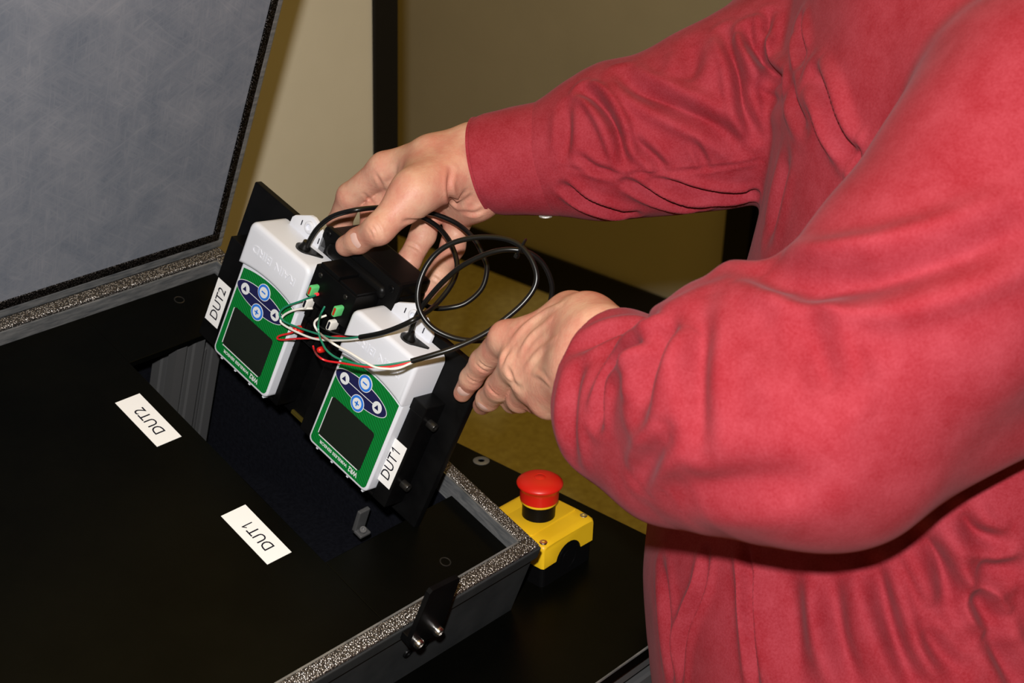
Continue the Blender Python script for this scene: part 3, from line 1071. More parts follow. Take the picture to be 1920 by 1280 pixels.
# cable 1 (left unit): gland, over and behind the thumb, one loop, back to its stripped end
c1a = path([(575, 466, 0.0185), (582, 448, 0.0185), (598, 425, 0.018), (625, 405, 0.017), (665, 394, 1.205), (708, 389, 1.215), (748, 388, 1.232),
            (790, 397, 1.245), (820, 403, 1.242), (858, 420, 1.238), (889, 448, 1.230), (907, 482, 1.225), (913, 506, 1.222), (903, 541, 1.22),
            (873, 568, 1.218), (840, 577, 1.218), (810, 577, 1.222), (788, 565, 1.235), (770, 552, 1.252), (750, 540, 1.275)])
c1b = path([(778, 402, 1.246), (796, 409, 1.24), (824, 428, 1.228), (846, 458, 1.216), (857, 498, 1.205), (846, 534, 1.198), (815, 573, 1.188), (785, 594, 0.034),
            (752, 611, 0.043), (716, 624, 0.046), (675, 632, 0.046)])
w1 = [('white_wire', 0.0009, path([(678, 634, 0.0455), (650, 637, 0.045), (620, 638, 0.043), (586, 634, 0.042), (552, 620, 0.042), (531, 608, 0.042), (526, 601, 0.042), (532, 591, 0.041), (546, 583, 0.040), (562, 579, 0.038), (586, 578, 0.034)])),
      ('green_wire', 0.0008, path([(678, 631, 0.0465), (650, 634, 0.046), (620, 632, 0.045), (586, 623, 0.044), (552, 611, 0.043), (531, 601, 0.043), (524, 589, 0.043), (530, 579, 0.042), (542, 572, 0.041), (562, 565, 0.040), (592, 553, 0.037)])),
      ('red_wire', 0.0008, path([(678, 632, 0.0452), (640, 630, 0.043), (608, 633, 0.041), (585, 634, 0.040), (552, 635, 0.039), (528, 637, 0.038), (520, 634, 0.038), (525, 629, 0.038), (545, 624, 0.036), (556, 618, 0.034)])),
      ('black_rubber', 0.0007, path([(678, 631, 0.0450), (652, 630, 0.044), (628, 625, 0.041), (604, 614, 0.036), (590, 602, 0.031)]))]
# cable 2 (right unit)
c2 = path([(766, 633, 0.0185), (772, 616, 0.019), (779, 597, 0.019), (790, 577, 0.020), (808, 553, 1.165), (834, 525, 1.158), (864, 500, 1.152), (900, 481, 1.147),
           (934, 470, 1.143), (964, 468, 1.141), (992, 474, 1.142), (1016, 492, 1.146), (1031, 520, 1.150), (1035, 548, 1.154), (1026, 580, 1.158), (1000, 610, 1.16), (965, 630, 1.16),
           (935, 635, 1.157), (908, 638, 1.154), (877, 638, 1.152), (844, 631, 1.150), (811, 614, 1.149), (789, 586, 1.149), (783, 550, 1.150), (794, 509, 1.150), (817, 476, 1.149), (850, 455, 1.146),
           (894, 445, 1.142), (936, 446, 1.138), (970, 457, 1.134), (994, 482, 1.130), (1006, 514, 1.128), (1001, 541, 1.128), (979, 570, 1.128), (944, 600, 1.127), (906, 627, 1.125),
           (852, 652, 1.122), (812, 665, 1.122), (771, 677, 1.124)])
w2 = [('red_wire', 0.0008, path([(774, 678, 1.1240), (732, 687, 1.126), (693, 688, 1.130), (662, 684, 1.136), (638, 680, 1.143), (612, 676, 1.150), (597, 668, 1.158), (590, 658, 0.038), (587, 648, 0.034)])),
      ('green_wire', 0.0008, path([(774, 676, 1.1245), (716, 685, 1.128), (682, 684, 1.132), (654, 678, 1.138), (630, 670, 1.145), (613, 657, 1.150), (604, 642, 1.156), (598, 626, 1.160), (597, 607, 1.165), (601, 590, 0.040), (609, 574, 0.035)])),
      ('white_wire', 0.0009, path([(774, 679, 1.1235), (747, 690, 1.123), (724, 691, 1.124), (703, 688, 1.126), (682, 677, 1.130), (654, 660, 1.137), (635, 650, 1.143), (619, 640, 1.150), (600, 625, 0.041), (591, 613, 0.040), (590, 604, 0.040), (597, 597, 0.039), (612, 591, 0.034)]))]
s2, cbl1, inv1 = sensor(0.0, 'white and green wireless sensor in the left bracket, beside label DUT2', [c1a, c1b], w1)
s1, cbl2, inv2 = sensor(0.1275, 'white and green wireless sensor in the right bracket, beside label DUT1', [c2], w2)
b = MB()
tie = inv2 @ Vector(at(978, 463, 1.137))
tdir = (inv2.to_3x3() @ Vector(CM[0] * 0.8 + CM[1] * 0.6)).normalized()
tup = (inv2.to_3x3() @ Vector(CM[1] * -0.9 + CM[0] * 0.5)).normalized()
tn = tdir.cross(tup).normalized()
ring = [tie + tup * 0.0062 * math.cos(a) + tn * 0.0050 * math.sin(a) for a in np.linspace(0, 2 * math.pi, 17)]
b.tube(ring, 0.0011, 6, sub=2)
b.box(tie - tup * 0.0075 - Vector((0.0015, 0.0015, 0.0015)), tie - tup * 0.0075 + Vector((0.0018, 0.0018, 0.0018)), 0.0005)
b.build('cable_tie', M['black_rubber'], cbl2)

# ================================================================== implicit surfaces for the figure
def seg_d(P, a, b, ra, rb):
    a, b = np.asarray(a, np.float32), np.asarray(b, np.float32)
    ab = b - a
    t = np.clip(((P - a) @ ab) / max(1e-12, ab @ ab), 0, 1)
    q = P - a - t[:, None] * ab
    return np.sqrt((q * q).sum(1)) - (ra + (rb - ra) * t)


def smin(a, b, k):
    h = np.clip(0.5 + 0.5 * (b - a) / k, 0, 1)
    return b + (a - b) * h - k * h * (1 - h)


def smax(a, b, k):
    return -smin(-a, -b, k)


def chain(P, pts, rad, k=0.004):
    d = None
    for i in range(len(pts) - 1):
        e = seg_d(P, pts[i], pts[i + 1], rad[i], rad[i + 1])
        d = e if d is None else smin(d, e, k)
    return d


def ellip(P, c, ax, r):
    """ax 3x3 rows = axes"""
    q = (P - np.asarray(c, np.float32)) @ np.asarray(ax, np.float32).T
    r = np.asarray(r, np.float32)
    k0 = np.sqrt(((q / r) ** 2).sum(1))
    k1 = np.sqrt(((q / (r * r)) ** 2).sum(1)) + 1e-9
    return k0 * (k0 - 1) / k1


def surface(f, lo, hi, h, name):
    """surface nets on a sparsely evaluated grid"""
    lo, hi = np.asarray(lo, float), np.asarray(hi, float)
    C = 4
    nc = np.ceil((hi - lo) / (h * C)).astype(int) + 1
    gx = [lo[i] + h * C * np.arange(nc[i]) + h * (C - 1) / 2 for i in range(3)]
    G = np.stack(np.meshgrid(*gx, indexing='ij'), -1).reshape(-1, 3).astype(np.float32)
    dc = f(G).reshape(nc)
    Dm = np.repeat(np.repeat(np.repeat(dc, C, 0), C, 1), C, 2).astype(np.float32)
    mask = np.abs(Dm) < h * C * 2.2
    idx = np.argwhere(mask)
    vals = np.empty(len(idx), np.float32)
    for s in range(0, len(idx), 400000):
        vals[s:s + 400000] = f((lo + idx[s:s + 400000] * h).astype(np.float32))
    Dm[mask] = vals
    ins = Dm < 0
    cnt = np.zeros(np.array(Dm.shape) - 1, np.int8)
    sl = (slice(0, -1), slice(1, None))
    for i in range(2):
        for j in range(2):
            for k in range(2):
                cnt += ins[sl[i], sl[j], sl[k]]
    act = (cnt > 0) & (cnt < 8)
    ci = np.argwhere(act)
    vid = -np.ones(act.shape, np.int32)
    vid[act] = np.arange(len(ci))
    acc = np.zeros((len(ci), 3))
    num = np.zeros(len(ci))
    for ax in range(3):
        o1, o2 = [a for a in range(3) if a != ax]
        for u in (0, 1):
            for v in (0, 1):
                p = ci.copy()
                p[:, o1] += u
                p[:, o2] += v
                q = p.copy()
                q[:, ax] += 1
                a, bq = Dm[tuple(p.T)], Dm[tuple(q.T)]
                cr_ = (a < 0) != (bq < 0)
                tt = np.where(cr_, a / np.where(cr_, a - bq, 1), 0)
                pos = p.astype(float)
                pos[:, ax] += tt
                acc[cr_] += pos[cr_]
                num[cr_] += 1
    V = lo + (acc / num[:, None]) * h
    faces = []
    for ax in range(3):
        o1, o2 = (ax + 1) % 3, (ax + 2) % 3
        s0 = [slice(None)] * 3
        s1_ = [slice(None)] * 3
        s0[ax] = slice(0, -1)
        s1_[ax] = slice(1, None)
        A, Bq = ins[tuple(s0)], ins[tuple(s1_)]
        e = np.argwhere(A != Bq)
        ok = (e[:, o1] > 0) & (e[:, o2] > 0) & (e[:, o1] < ins.shape[o1] - 1) & (e[:, o2] < ins.shape[o2] - 1)
        e = e[ok]
        fl = A[tuple(e.T)]
        q = []
        for du_, dv_ in ((0, 0), (-1, 0), (-1, -1), (0, -1)):
            c = e.copy()
            c[:, o1] += du_
            c[:, o2] += dv_
            q.append(vid[tuple(c.T)])
        q = np.stack(q, 1)
        q[~fl] = q[~fl][:, ::-1]
        faces.append(q)
    Fq = np.concatenate(faces)
    Fq = Fq[(Fq >= 0).all(1)]
    return V, Fq


def mk_mesh(name, V, Fq, m_):
    me = bpy.data.meshes.new(name)
    me.vertices.add(len(V))
    me.vertices.foreach_set('co', np.asarray(V, np.float32).ravel())
    me.loops.add(Fq.size)
    me.loops.foreach_set('vertex_index', Fq.astype(np.int32).ravel())
    me.polygons.add(len(Fq))
    me.polygons.foreach_set('loop_start', np.arange(0, Fq.size, 4, dtype=np.int32))
    me.polygons.foreach_set('use_smooth', np.ones(len(Fq), bool))
    me.update(calc_edges=True)
    me.validate()
    for x in (m_ if isinstance(m_, list) else [m_]):
        me.materials.append(x)
    return me


def smooth_verts(V, Fq, it, lam=0.5):
    for _ in range(it):
        acc = np.zeros_like(V)
        num = np.zeros(len(V))
        for a, b_ in ((0, 1), (1, 2), (2, 3), (3, 0)):
            np.add.at(acc, Fq[:, a], V[Fq[:, b_]])
            np.add.at(acc, Fq[:, b_], V[Fq[:, a]])
            np.add.at(num, Fq[:, a], 1)
            np.add.at(num, Fq[:, b_], 1)
        V = V + lam * (acc / num[:, None] - V)
    return V


def vnormals(V, Fq):
    n = np.cross(V[Fq[:, 2]] - V[Fq[:, 0]], V[Fq[:, 3]] - V[Fq[:, 1]])
    N = np.zeros_like(V)
    for k in range(4):
        np.add.at(N, Fq[:, k], n)
    return N / (np.linalg.norm(N, axis=1, keepdims=True) + 1e-12)


def pl_dist(P, L):
    """distance of points to a 3D polyline, and the position along it 0..1"""
    best = np.full(len(P), 1e9)
    tt = np.zeros(len(P))
    n = len(L) - 1
    for i in range(n):
        a, b_ = L[i], L[i + 1]
        ab = b_ - a
        t_ = np.clip(((P - a) @ ab) / max(1e-12, ab @ ab), 0, 1)
        d = np.linalg.norm(P - a - t_[:, None] * ab, axis=1)
        w_ = d < best
        best[w_] = d[w_]
        tt[w_] = (i + t_[w_]) / n
    return best, tt


def carve(V, Fq, folds, jobs_sub=4):
    """press creases (negative depth raises ridges) into a mesh along lines drawn on its surface"""
    bvh = BVHTree.FromPolygons([tuple(p) for p in V], [tuple(q) for q in Fq])
    N = vnormals(V, Fq)
    disp = np.zeros(len(V))
    for pts, wid, dep, ridge in folds:
        pp = catmull([Vector((x, y, 0)) for x, y in pts], jobs_sub)
        L = []
        for q in pp:
            h = bvh.ray_cast(Vector(CAM), Vector(ray(q.x, q.y)))
            if h[0] is not None:
                L.append(np.array(h[0]))
        # drop jumps in depth (line slipping off the surface)
        L2 = []
        for p in L:
            if not L2 or np.linalg.norm(p - L2[-1]) < 0.06:
                L2.append(p)
        if len(L2) < 2:
            continue
        L2 = np.array(L2)
        mn, mx = L2.min(0) - wid * 4, L2.max(0) + wid * 4
        sel = np.where(((V > mn) & (V < mx)).all(1))[0]
        if not len(sel):
            continue
        d, tpos = pl_dist(V[sel], L2)
        taper = np.sin(np.clip(tpos * 0.94 + 0.03, 0, 1) * math.pi) ** 0.6
        g = np.exp(-(d / wid) ** 2) - ridge * np.exp(-((d - 1.9 * wid) / (0.95 * wid)) ** 2)
        disp[sel] -= dep * taper * g
    return V + N * disp[:, None]


# ---- torso and arm layout (image position, depth in m)
sh_l, sh_r = at(1990, 230, 0.93), at(1650, -50, 1.27)
SD = sh_l - sh_r
SD[2] = 0
SD /= np.linalg.norm(SD)                    # towards the person's left (the camera)
FD = np.array([-SD[1], SD[0], 0])
if FD @ CM[0] > 0:
    FD = -FD                                # facing: towards the left of the picture
AX3 = np.stack([FD, SD, np.array([0, 0, 1.0])])

# near (left) sleeve and far (right) sleeve centre lines: px, py, depth, radius
LA = [(1141, 702, 1.020, 0.0470), (1193, 754, 1.000, 0.0555), (1285, 800, 0.965, 0.0590), (1395, 762, 0.930, 0.0780), (1518, 794, 0.900, 0.0675)]
LU = [(1518, 794, 0.900, 0.0675), (1742, 560, 0.900, 0.0755), (1980, 240, 0.930, 0.0900)]
RA = [(1046, 294, 1.248, 0.0462), (1120, 277, 1.243, 0.0515), (1172, 259, 1.240, 0.0580), (1245, 256, 1.236, 0.0555), (1310, 232, 1.232, 0.0660), (1400, 200, 1.228, 0.0700), (1490, 158, 1.228, 0.0740)]
RU = [(1490, 158, 1.228, 0.0740), (1580, 60, 1.25, 0.080), (1650, -50, 1.27, 0.085)]
TO = [(1850, 60, 1.10, 0.118), (1825, 200, 1.12, 0.133), (1822, 470, 1.15, 0.147), (1720, 780, 1.19, 0.148), (1603, 1090, 1.215, 0.157), (1606, 1290, 1.225, 0.152)]


def P3(L):
    return [at(a, b_, c) for a, b_, c, r in L], [r for *_, r in L]


la, lar = P3(LA)
lu, lur = P3(LU)
raa, rar = P3(RA)
ru, rur = P3(RU)
to, tor = P3(TO)
SSC = 0.76


def aniso(P, c):
    q = (P - np.asarray(c, np.float32)) @ AX3.T.astype(np.float32)
    q[:, 1] *= SSC
    return q


TO_L = [((np.array(p) - to[0]) @ AX3.T) * np.array([1, SSC, 1]) for p in to]
CUT_A = la[0] - (la[0] - la[1]) / np.linalg.norm(la[0] - la[1]) * 0.005
CUT_N = (la[0] - la[1]) / np.linalg.norm(la[0] - la[1]) + CM[1] * 0.42
CUT_N /= np.linalg.norm(CUT_N)
hem = to[-1] + np.array([0, 0, -0.10])


def table_gap(P):
    """negative inside the table slab (with a little clearance), so cloth and body stop at its edge"""
    return np.maximum(np.maximum(Y0 - 0.005 - P[:, 1], P[:, 2] - (ZO + 0.003)), P[:, 0] - (X1 + 0.005))


def f_shirt(P):
    T = aniso(P, to[0])
    d = chain(T, TO_L + [TO_L[-1] + np.array([0, 0, -0.14])], tor + [0.148], 0.03)
    d = smin(d, seg_d(P, sh_l, sh_r, 0.075, 0.075), 0.05)
    up = chain(P, lu, lur, 0.02)
    rgt = chain(P, ru, rur, 0.02)
    fo_l = smin(chain(P, la, lar, 0.012), seg_d(P, at(1405, 606, 0.925), at(1374, 518, 0.925), 0.029, 0.0080), 0.014)
    fo_r = chain(P, raa, rar, 0.02)
    arm_l = smin(smin(up, fo_l, 0.030), seg_d(P, at(1640, 880, 0.91), at(1985, 735, 0.935), 0.0250, 0.0290), 0.045)
    arm_r = smin(rgt, fo_r, 0.02)
    # cut the sleeve end square and hollow it
    cut = (P - CUT_A.astype(np.float32)) @ CUT_N.astype(np.float32)
    arm_l = smax(arm_l, cut - 0.0, 0.003)
    inner = seg_d(P, la[0] + CUT_N * 0.03, la[0] - CUT_N * 0.02, 0.038, 0.034)
    arm_l = smax(arm_l, -inner, 0.002)
    kk = 0.008 + 0.035 * np.clip((P[:, 2] - 1.30) / 0.10, 0, 1)
    d = smin(d, arm_l, kk)
    d = smin(d, arm_r, 0.012)
    return smax(d, -table_gap(P), 0.008)


lo = np.min(np.concatenate([la, lu, raa, ru, to]), 0) - 0.2
hi = np.max(np.concatenate([la, lu, raa, ru, to]), 0) + 0.2
lo[2] = hem[2] - 0.03
V, Fq = surface(f_shirt, lo, hi, 0.0021, 'shirt')
V = smooth_verts(V, Fq, 4)

# creases: (line in the photograph, width m, depth m, ridge share)
FOLDS = [
    # far sleeve
    ([(1093, 168), (1115, 182), (1141, 215), (1159, 255), (1172, 303)], 0.0042, 0.0062, 0.8),
    ([(1166, 139), (1199, 168), (1261, 197), (1334, 233), (1389, 277)], 0.0065, 0.0062, 0.6),
    ([(1359, 58), (1381, 120), (1392, 190), (1414, 255)], 0.0048, 0.0055, 0.6),
    ([(1407, 60), (1414, 90), (1436, 122), (1465, 152)], 0.0055, 0.0075, 0.9),
    ([(1443, 29), (1436, 70), (1432, 109)], 0.004, 0.005, 0.5),
    ([(1181, 255), (1225, 295), (1246, 321)], 0.004, 0.0040, 0.5),
    ([(1057, 350), (1097, 377), (1152, 395), (1188, 399)], 0.0042, 0.0058, 0.6),
    ([(1174, 339), (1225, 365), (1279, 381), (1319, 386)], 0.0040, 0.0052, 0.6),
    ([(1225, 335), (1297, 357), (1370, 366), (1418, 363)], 0.0042, 0.0055, 0.6),
    ([(1060, 200), (1062, 245), (1060, 292)], 0.005, 0.0035, 0.4),
    ([(1498, 40), (1498, 75), (1502, 109)], 0.005, 0.006, 0.5),
    ([(1414, 157), (1440, 168), (1465, 182)], 0.009, 0.005, 0.3),
    ([(1297, 84), (1296, 120), (1288, 153)], 0.008, 0.0045, 0.4),
    ([(1086, 292), (1115, 314), (1152, 325)], 0.0032, 0.0028, 0.5),
    ([(1300, 265), (1315, 295), (1325, 318)], 0.003, 0.0025, 0.4),
    ([(1050, 313), (1120, 321), (1188, 324), (1240, 323), (1297, 320), (1360, 313), (1429, 300)], 0.0016, 0.0012, 0.4),
    # chest and shoulder
    ([(1527, 140), (1554, 188), (1573, 245), (1592, 285)], 0.0062, 0.0080, 0.7),
    ([(1616, 300), (1635, 238), (1673, 175), (1735, 103), (1813, 44), (1919, 0)], 0.0110, 0.0095, 0.7),
    ([(1612, 305), (1585, 315), (1535, 344), (1497, 400)], 0.0080, 0.0060, 0.5),
    ([(1600, 290), (1612, 300), (1622, 306)], 0.007, 0.008, 0.2),
    ([(1480, 160), (1490, 200), (1510, 240)], 0.006, 0.004, 0.4),
    ([(1440, 440), (1460, 370), (1475, 300)], 0.008, 0.004, 0.4),
    # near sleeve
    ([(1432, 510), (1480, 524), (1536, 530), (1600, 526), (1665, 518), (1794, 481), (1919, 430)], 0.0100, 0.0080, 0.75),
    ([(1505, 570), (1530, 640), (1550, 690), (1567, 735)], 0.0085, 0.0050, 0.5),
    ([(1072, 658), (1110, 640), (1149, 622), (1226, 601)], 0.0060, 0.0040, 0.5),
    ([(1120, 790), (1138, 735), (1159, 689), (1190, 655), (1226, 627)], 0.0050, 0.0058, 0.7),
    ([(1200, 770), (1212, 700), (1240, 640), (1270, 600)], 0.0085, 0.0065, 0.6),
    ([(1319, 560), (1312, 640), (1309, 709), (1316, 838)], 0.0070, 0.0045, 0.5),
    ([(1075, 860), (1068, 800), (1074, 735), (1090, 680)], 0.0060, 0.0035, 0.5),
    ([(1195, 905), (1205, 880), (1225, 850), (1260, 810)], 0.0060, 0.0035, 0.5),
    ([(1250, 930), (1330, 915), (1430, 905), (1520, 900)], 0.0120, 0.0040, 0.3),
    ([(1440, 620), (1490, 680), (1540, 770)], 0.010, 0.003, 0.4),
    # lower front
    ([(1396, 1030), (1403, 1090), (1406, 1160), (1420, 1290)], 0.0042, 0.0058, 0.6),
    ([(1642, 1060), (1655, 1120), (1680, 1200), (1718, 1290)], 0.0065, 0.0070, 0.6),
    ([(1728, 1000), (1758, 1050), (1778, 1100), (1783, 1136)], 0.0070, 0.0080, 0.6),
    ([(1553, 1080), (1562, 1140), (1574, 1200), (1606, 1290)], 0.0075, 0.0065, 0.5),
    ([(1472, 1070), (1478, 1140), (1487, 1210), (1497, 1290)], 0.0110, 0.0065, 0.4),
    ([(1322, 1040), (1310, 1102), (1288, 1157), (1278, 1210), (1274, 1290)], 0.0045, 0.0050, 0.5),
    ([(1826, 1105), (1845, 1140), (1872, 1172)], 0.0060, 0.0070, 0.5),
    ([(1836, 1056), (1862, 1072), (1911, 1066)], 0.0065, 0.0050, 0.5),
    ([(1800, 960), (1830, 1000), (1880, 1020)], 0.0060, 0.0060, 0.5),
    ([(1850, 1180), (1880, 1230), (1910, 1285)], 0.007, 0.006, 0.5),
    ([(1240, 1060), (1250, 1130), (1255, 1200), (1262, 1280)], 0.006, 0.004, 0.5),
    ([(1730, 1180), (1760, 1220), (1800, 1260)], 0.006, 0.004, 0.5),
]
V = carve(V, Fq, [(p_, w_, d_ * 1.6, r_) for p_, w_, d_, r_ in FOLDS])
# soft unevenness of loose cloth
rs = np.random.RandomState(3)
Nn = vnormals(V, Fq)
wob = np.zeros(len(V))
for _ in range(14):
    k = rs.normal(size=3)
    k = k / np.linalg.norm(k) * rs.uniform(35, 110)
    wob += np.sin(V @ k + rs.uniform(0, 6.28)) / 14
V = V + Nn * (wob * 0.0042)[:, None]
V = smooth_verts(V, Fq, 1, 0.35)

feet = to[-1].copy()
feet[2] = 0.0
PM = Matrix.Translation(feet)
person = thing('person', 'person in a loose red shirt leaning over the table, both hands holding the fixture', 'person', PM)
shirt = link('shirt', mk_mesh('shirt', V, Fq, M['shirt']), person, True)
tag(shirt, 'red long-sleeved button shirt with loose folds')

# far cuff: a flared band with wall thickness and a stitched edge
b = MB()
C0, C1 = at(873, 316, 1.2500), at(1052, 293, 1.2475)
axc = (C1 - C0) / np.linalg.norm(C1 - C0)
upc = -CM[1] - axc * (-CM[1] @ axc)
upc /= np.linalg.norm(upc)
sdc = np.cross(axc, upc)
rings = [(0.10, 0.0335, 0.034), (0.0, 0.0380, 0.0405), (-0.001, 0.0395, 0.0425), (0.03, 0.0396, 0.0426), (0.034, 0.0390, 0.0420), (0.08, 0.0400, 0.0424), (0.15, 0.0413, 0.0424), (0.45, 0.0440, 0.0415), (0.8, 0.0462, 0.0425),
         (0.96, 0.0474, 0.044), (0.985, 0.0468, 0.0434), (1.02, 0.0478, 0.0445), (1.06, 0.0420, 0.039)]
NS = 56
vs = []
Lc = np.linalg.norm(C1 - C0)
for f_, ru_, rd_ in rings:
    for i in range(NS):
        a = 2 * math.pi * i / NS
        wv_ = 1 + 0.012 * math.sin(3 * a + 5 * f_) + 0.008 * math.sin(7 * a - 9 * f_)
        off = axc * ((0.013 + 0.004 * (0.5 - 0.5 * math.cos(a)) - 0.011 * math.sin(a)) * max(0.0, 1 - f_))
        vs.append(C0 + axc * Lc * f_ + off + (upc * math.cos(a) * ru_ + sdc * math.sin(a) * rd_) * wv_)
fs = [(k * NS + i, k * NS + (i + 1) % NS, (k + 1) * NS + (i + 1) % NS, (k + 1) * NS + i) for k in range(len(rings) - 1) for i in range(NS)]
b.add(vs, fs, 0, True)
b.build('cuff', M['shirt'], shirt, True)
b = MB()
bc = at(1023, 402, 1.252)
b.lathe([(0.0052, 0), (0.0056, 0.0008), (0.0052, 0.0018), (0.0035, 0.0020), (0.0032, 0.0012)], bc, CM[1] * 1.0 - CM[2] * 0.25, 20)
b.build('shirt_button', M['button_shell'], shirt, True)

# ---- body: hands in fine voxels, the rest coarse, joined into one mesh
def J(L):
    """joints: (px, py, depth) or (px, py, n on the fixture)"""
    return [at(p[0], p[1], p[2]) if p[2] > 0.6 else fat(p[0], p[1], p[2]) for p in L]


R_TH = J([(852, 322, 1.226), (778, 360, 1.200), (710, 430, 1.190), (672, 451, 0.0150), (649, 461, 0.0135)])
R_IX = J([(722, 316, 1.262), (657, 368, -0.041), (636, 418, -0.047), (650, 456, -0.047)])
R_MD = J([(762, 338, 1.272), (700, 398, -0.050), (690, 452, -0.048), (708, 487, -0.046)])
R_RG = J([(812, 366, 1.280), (793, 440, -0.066), (766, 490, -0.049), (744, 520, -0.047)])
R_PK = J([(862, 392, 1.280), (849, 462, -0.079), (822, 516, -0.053), (799, 548, -0.047)])
R_WR = J([(890, 292, 1.245), (895, 352, 1.250)])
R_FA = J([(940, 305, 1.253), (1400, 203, 1.228)])


def f_hand_r(P):
    th = smin(chain(P, R_TH[:3], [0.0205, 0.0158, 0.0116], 0.016), chain(P, R_TH[2:], [0.0110, 0.0100, 0.0086], 0.004), 0.006)
    ix = chain(P, R_IX, [0.0122, 0.0112, 0.0100, 0.0082], 0.004)
    md = chain(P, R_MD, [0.0120, 0.0102, 0.0088, 0.0074], 0.004)
    rg = chain(P, R_RG, [0.0118, 0.0106, 0.0096, 0.0080], 0.004)
    pk = chain(P, R_PK, [0.0114, 0.0100, 0.0090, 0.0074], 0.004)
    pm = smin(seg_d(P, R_WR[0], R_IX[0], 0.0215, 0.0125), seg_d(P, R_WR[0], R_MD[0], 0.0200, 0.0130), 0.02)
    pm = smin(pm, seg_d(P, R_WR[1], R_RG[0], 0.0190, 0.0130), 0.02)
    pm = smin(pm, seg_d(P, R_WR[1], R_PK[0], 0.0190, 0.0125), 0.02)
    pm = smin(pm, chain(P, J([(893, 385, 1.243), (868, 398, 1.262)]), [0.0125, 0.012], 0.008), 0.008)      # heel of the hand
    wr = smin(seg_d(P, R_WR[0], R_FA[0] + upc * 0.007 + CM[2] * 0.004, 0.0215, 0.0205), seg_d(P, R_WR[1], R_FA[0] - upc * 0.009 + CM[2] * 0.004, 0.0190, 0.0190), 0.02)
    fa = seg_d(P, R_FA[0], R_FA[1], 0.026, 0.036)
    pm = smin(smin(pm, wr, 0.015), fa, 0.015)
    pm = smin(pm, seg_d(P, at(782, 352, 1.212), at(806, 296, 1.238), 0.0125, 0.0165), 0.018)
    fg = np.minimum(np.minimum(ix, md), np.minimum(rg, pk))
    d = smin(pm, fg, 0.009)
    web = seg_d(P, R_TH[1] * 0.6 + R_TH[0] * 0.4, R_IX[0] * 0.75 + R_WR[0] * 0.25, 0.012, 0.011)
    th = smin(th, web, 0.012)
    return smin(d, th, 0.012)


L_IX = J([(950, 634, 1.100), (906, 678, 1.135), (884, 709, 1.155), (867, 737, 0.0085)])
L_MD = J([(972, 682, 1.082), (936, 726, 1.118), (915, 748, 1.142), (904, 760, 1.160)])
L_RG = J([(1000, 722, 1.076), (975, 748, 1.108), (962, 752, 1.135), (958, 748, 1.155)])
L_PK = J([(1030, 752, 1.068), (1006, 752, 1.098), (1000, 748, 1.12), (996, 742, 1.138)])
L_WR = J([(1100, 612, 1.050), (1098, 700, 1.030)])
L_TH = J([(1070, 590, 1.075), (1000, 640, 1.150), (955, 680, 1.180), (915, 705, 1.195)])
L_FA = J([(1125, 668, 1.025), (1500, 800, 0.905)])


def f_hand_l(P):
    ix = chain(P, L_IX, [0.0118, 0.0096, 0.0084, 0.0070], 0.004)
    md = chain(P, L_MD, [0.0120, 0.0098, 0.0086, 0.0072], 0.004)
    rg = chain(P, L_RG, [0.0115, 0.0094, 0.0084, 0.0070], 0.004)
    pk = chain(P, L_PK, [0.0110, 0.0086, 0.0076, 0.0064], 0.004)
    pm = smin(seg_d(P, L_WR[0], L_IX[0], 0.0200, 0.0120), seg_d(P, L_WR[0] * 0.6 + L_WR[1] * 0.4, L_MD[0], 0.0200, 0.0122), 0.015)
    pm = smin(pm, seg_d(P, L_WR[1], L_RG[0], 0.0190, 0.0118), 0.015)
    pm = smin(pm, seg_d(P, L_WR[1], L_PK[0], 0.0190, 0.0115), 0.015)
    wr = smin(seg_d(P, L_WR[0], L_FA[0] - CM[1] * 0.012, 0.021, 0.023), seg_d(P, L_WR[1], L_FA[0] + CM[1] * 0.012, 0.021, 0.023), 0.015)
    pm = smin(pm, wr, 0.015)
    pm = smin(pm, seg_d(P, L_FA[0], L_FA[1], 0.027, 0.038), 0.015)
    fg = np.minimum(np.minimum(ix, md), np.minimum(rg, pk))
    d = smin(pm, fg, 0.007)
    th = chain(P, L_TH, [0.0170, 0.0125, 0.0105, 0.0085], 0.006)
    return smin(d, th, 0.012)


def bounds(*Ls):
    A = np.concatenate([np.array(x) for x in Ls])
    return A.min(0) - 0.035, A.max(0) + 0.035


lo, hi = bounds(R_TH, R_IX, R_MD, R_RG, R_PK, R_WR, R_FA[:1])
VR, FR_ = surface(f_hand_r, lo, hi, 0.00135, 'hand')
VR = smooth_verts(VR, FR_, 2)
CR_R = [  # creases of the right hand
    ([(846, 318), (842, 350), (846, 375), (858, 383), (880, 368)], 0.0024, 0.0028, 0.4),
    ([(724, 345), (735, 335), (745, 310)], 0.003, 0.0016, 0.3),
    ([(757, 414), (780, 413), (815, 403), (840, 388)], 0.0018, 0.0018, 0.3),
    ([(696, 422), (704, 432), (708, 446)], 0.0012, 0.0010, 0.5),
    ([(702, 418), (711, 430), (715, 444)], 0.0012, 0.0009, 0.5),
    ([(690, 428), (697, 438), (700, 448)], 0.0010, 0.0007, 0.5),
    ([(704, 326), (712, 340), (720, 358)], 0.0016, 0.0012, 0.4),
    ([(682, 362), (694, 376), (704, 384)], 0.0014, 0.0012, 0.4),
    ([(762, 456), (776, 462), (788, 470)], 0.0012, 0.0010, 0.5),
    ([(806, 516), (818, 522), (828, 530)], 0.0012, 0.0009, 0.5),
    ([(868, 398), (890, 400), (908, 392)], 0.0020, 0.0015, 0.4),
    ([(848, 375), (862, 372), (872, 358)], 0.0022, 0.0016, 0.4),
]
VR = carve(VR, FR_, CR_R)
lo, hi = bounds(L_TH, L_IX, L_MD, L_RG, L_PK, L_WR, L_FA[:1])
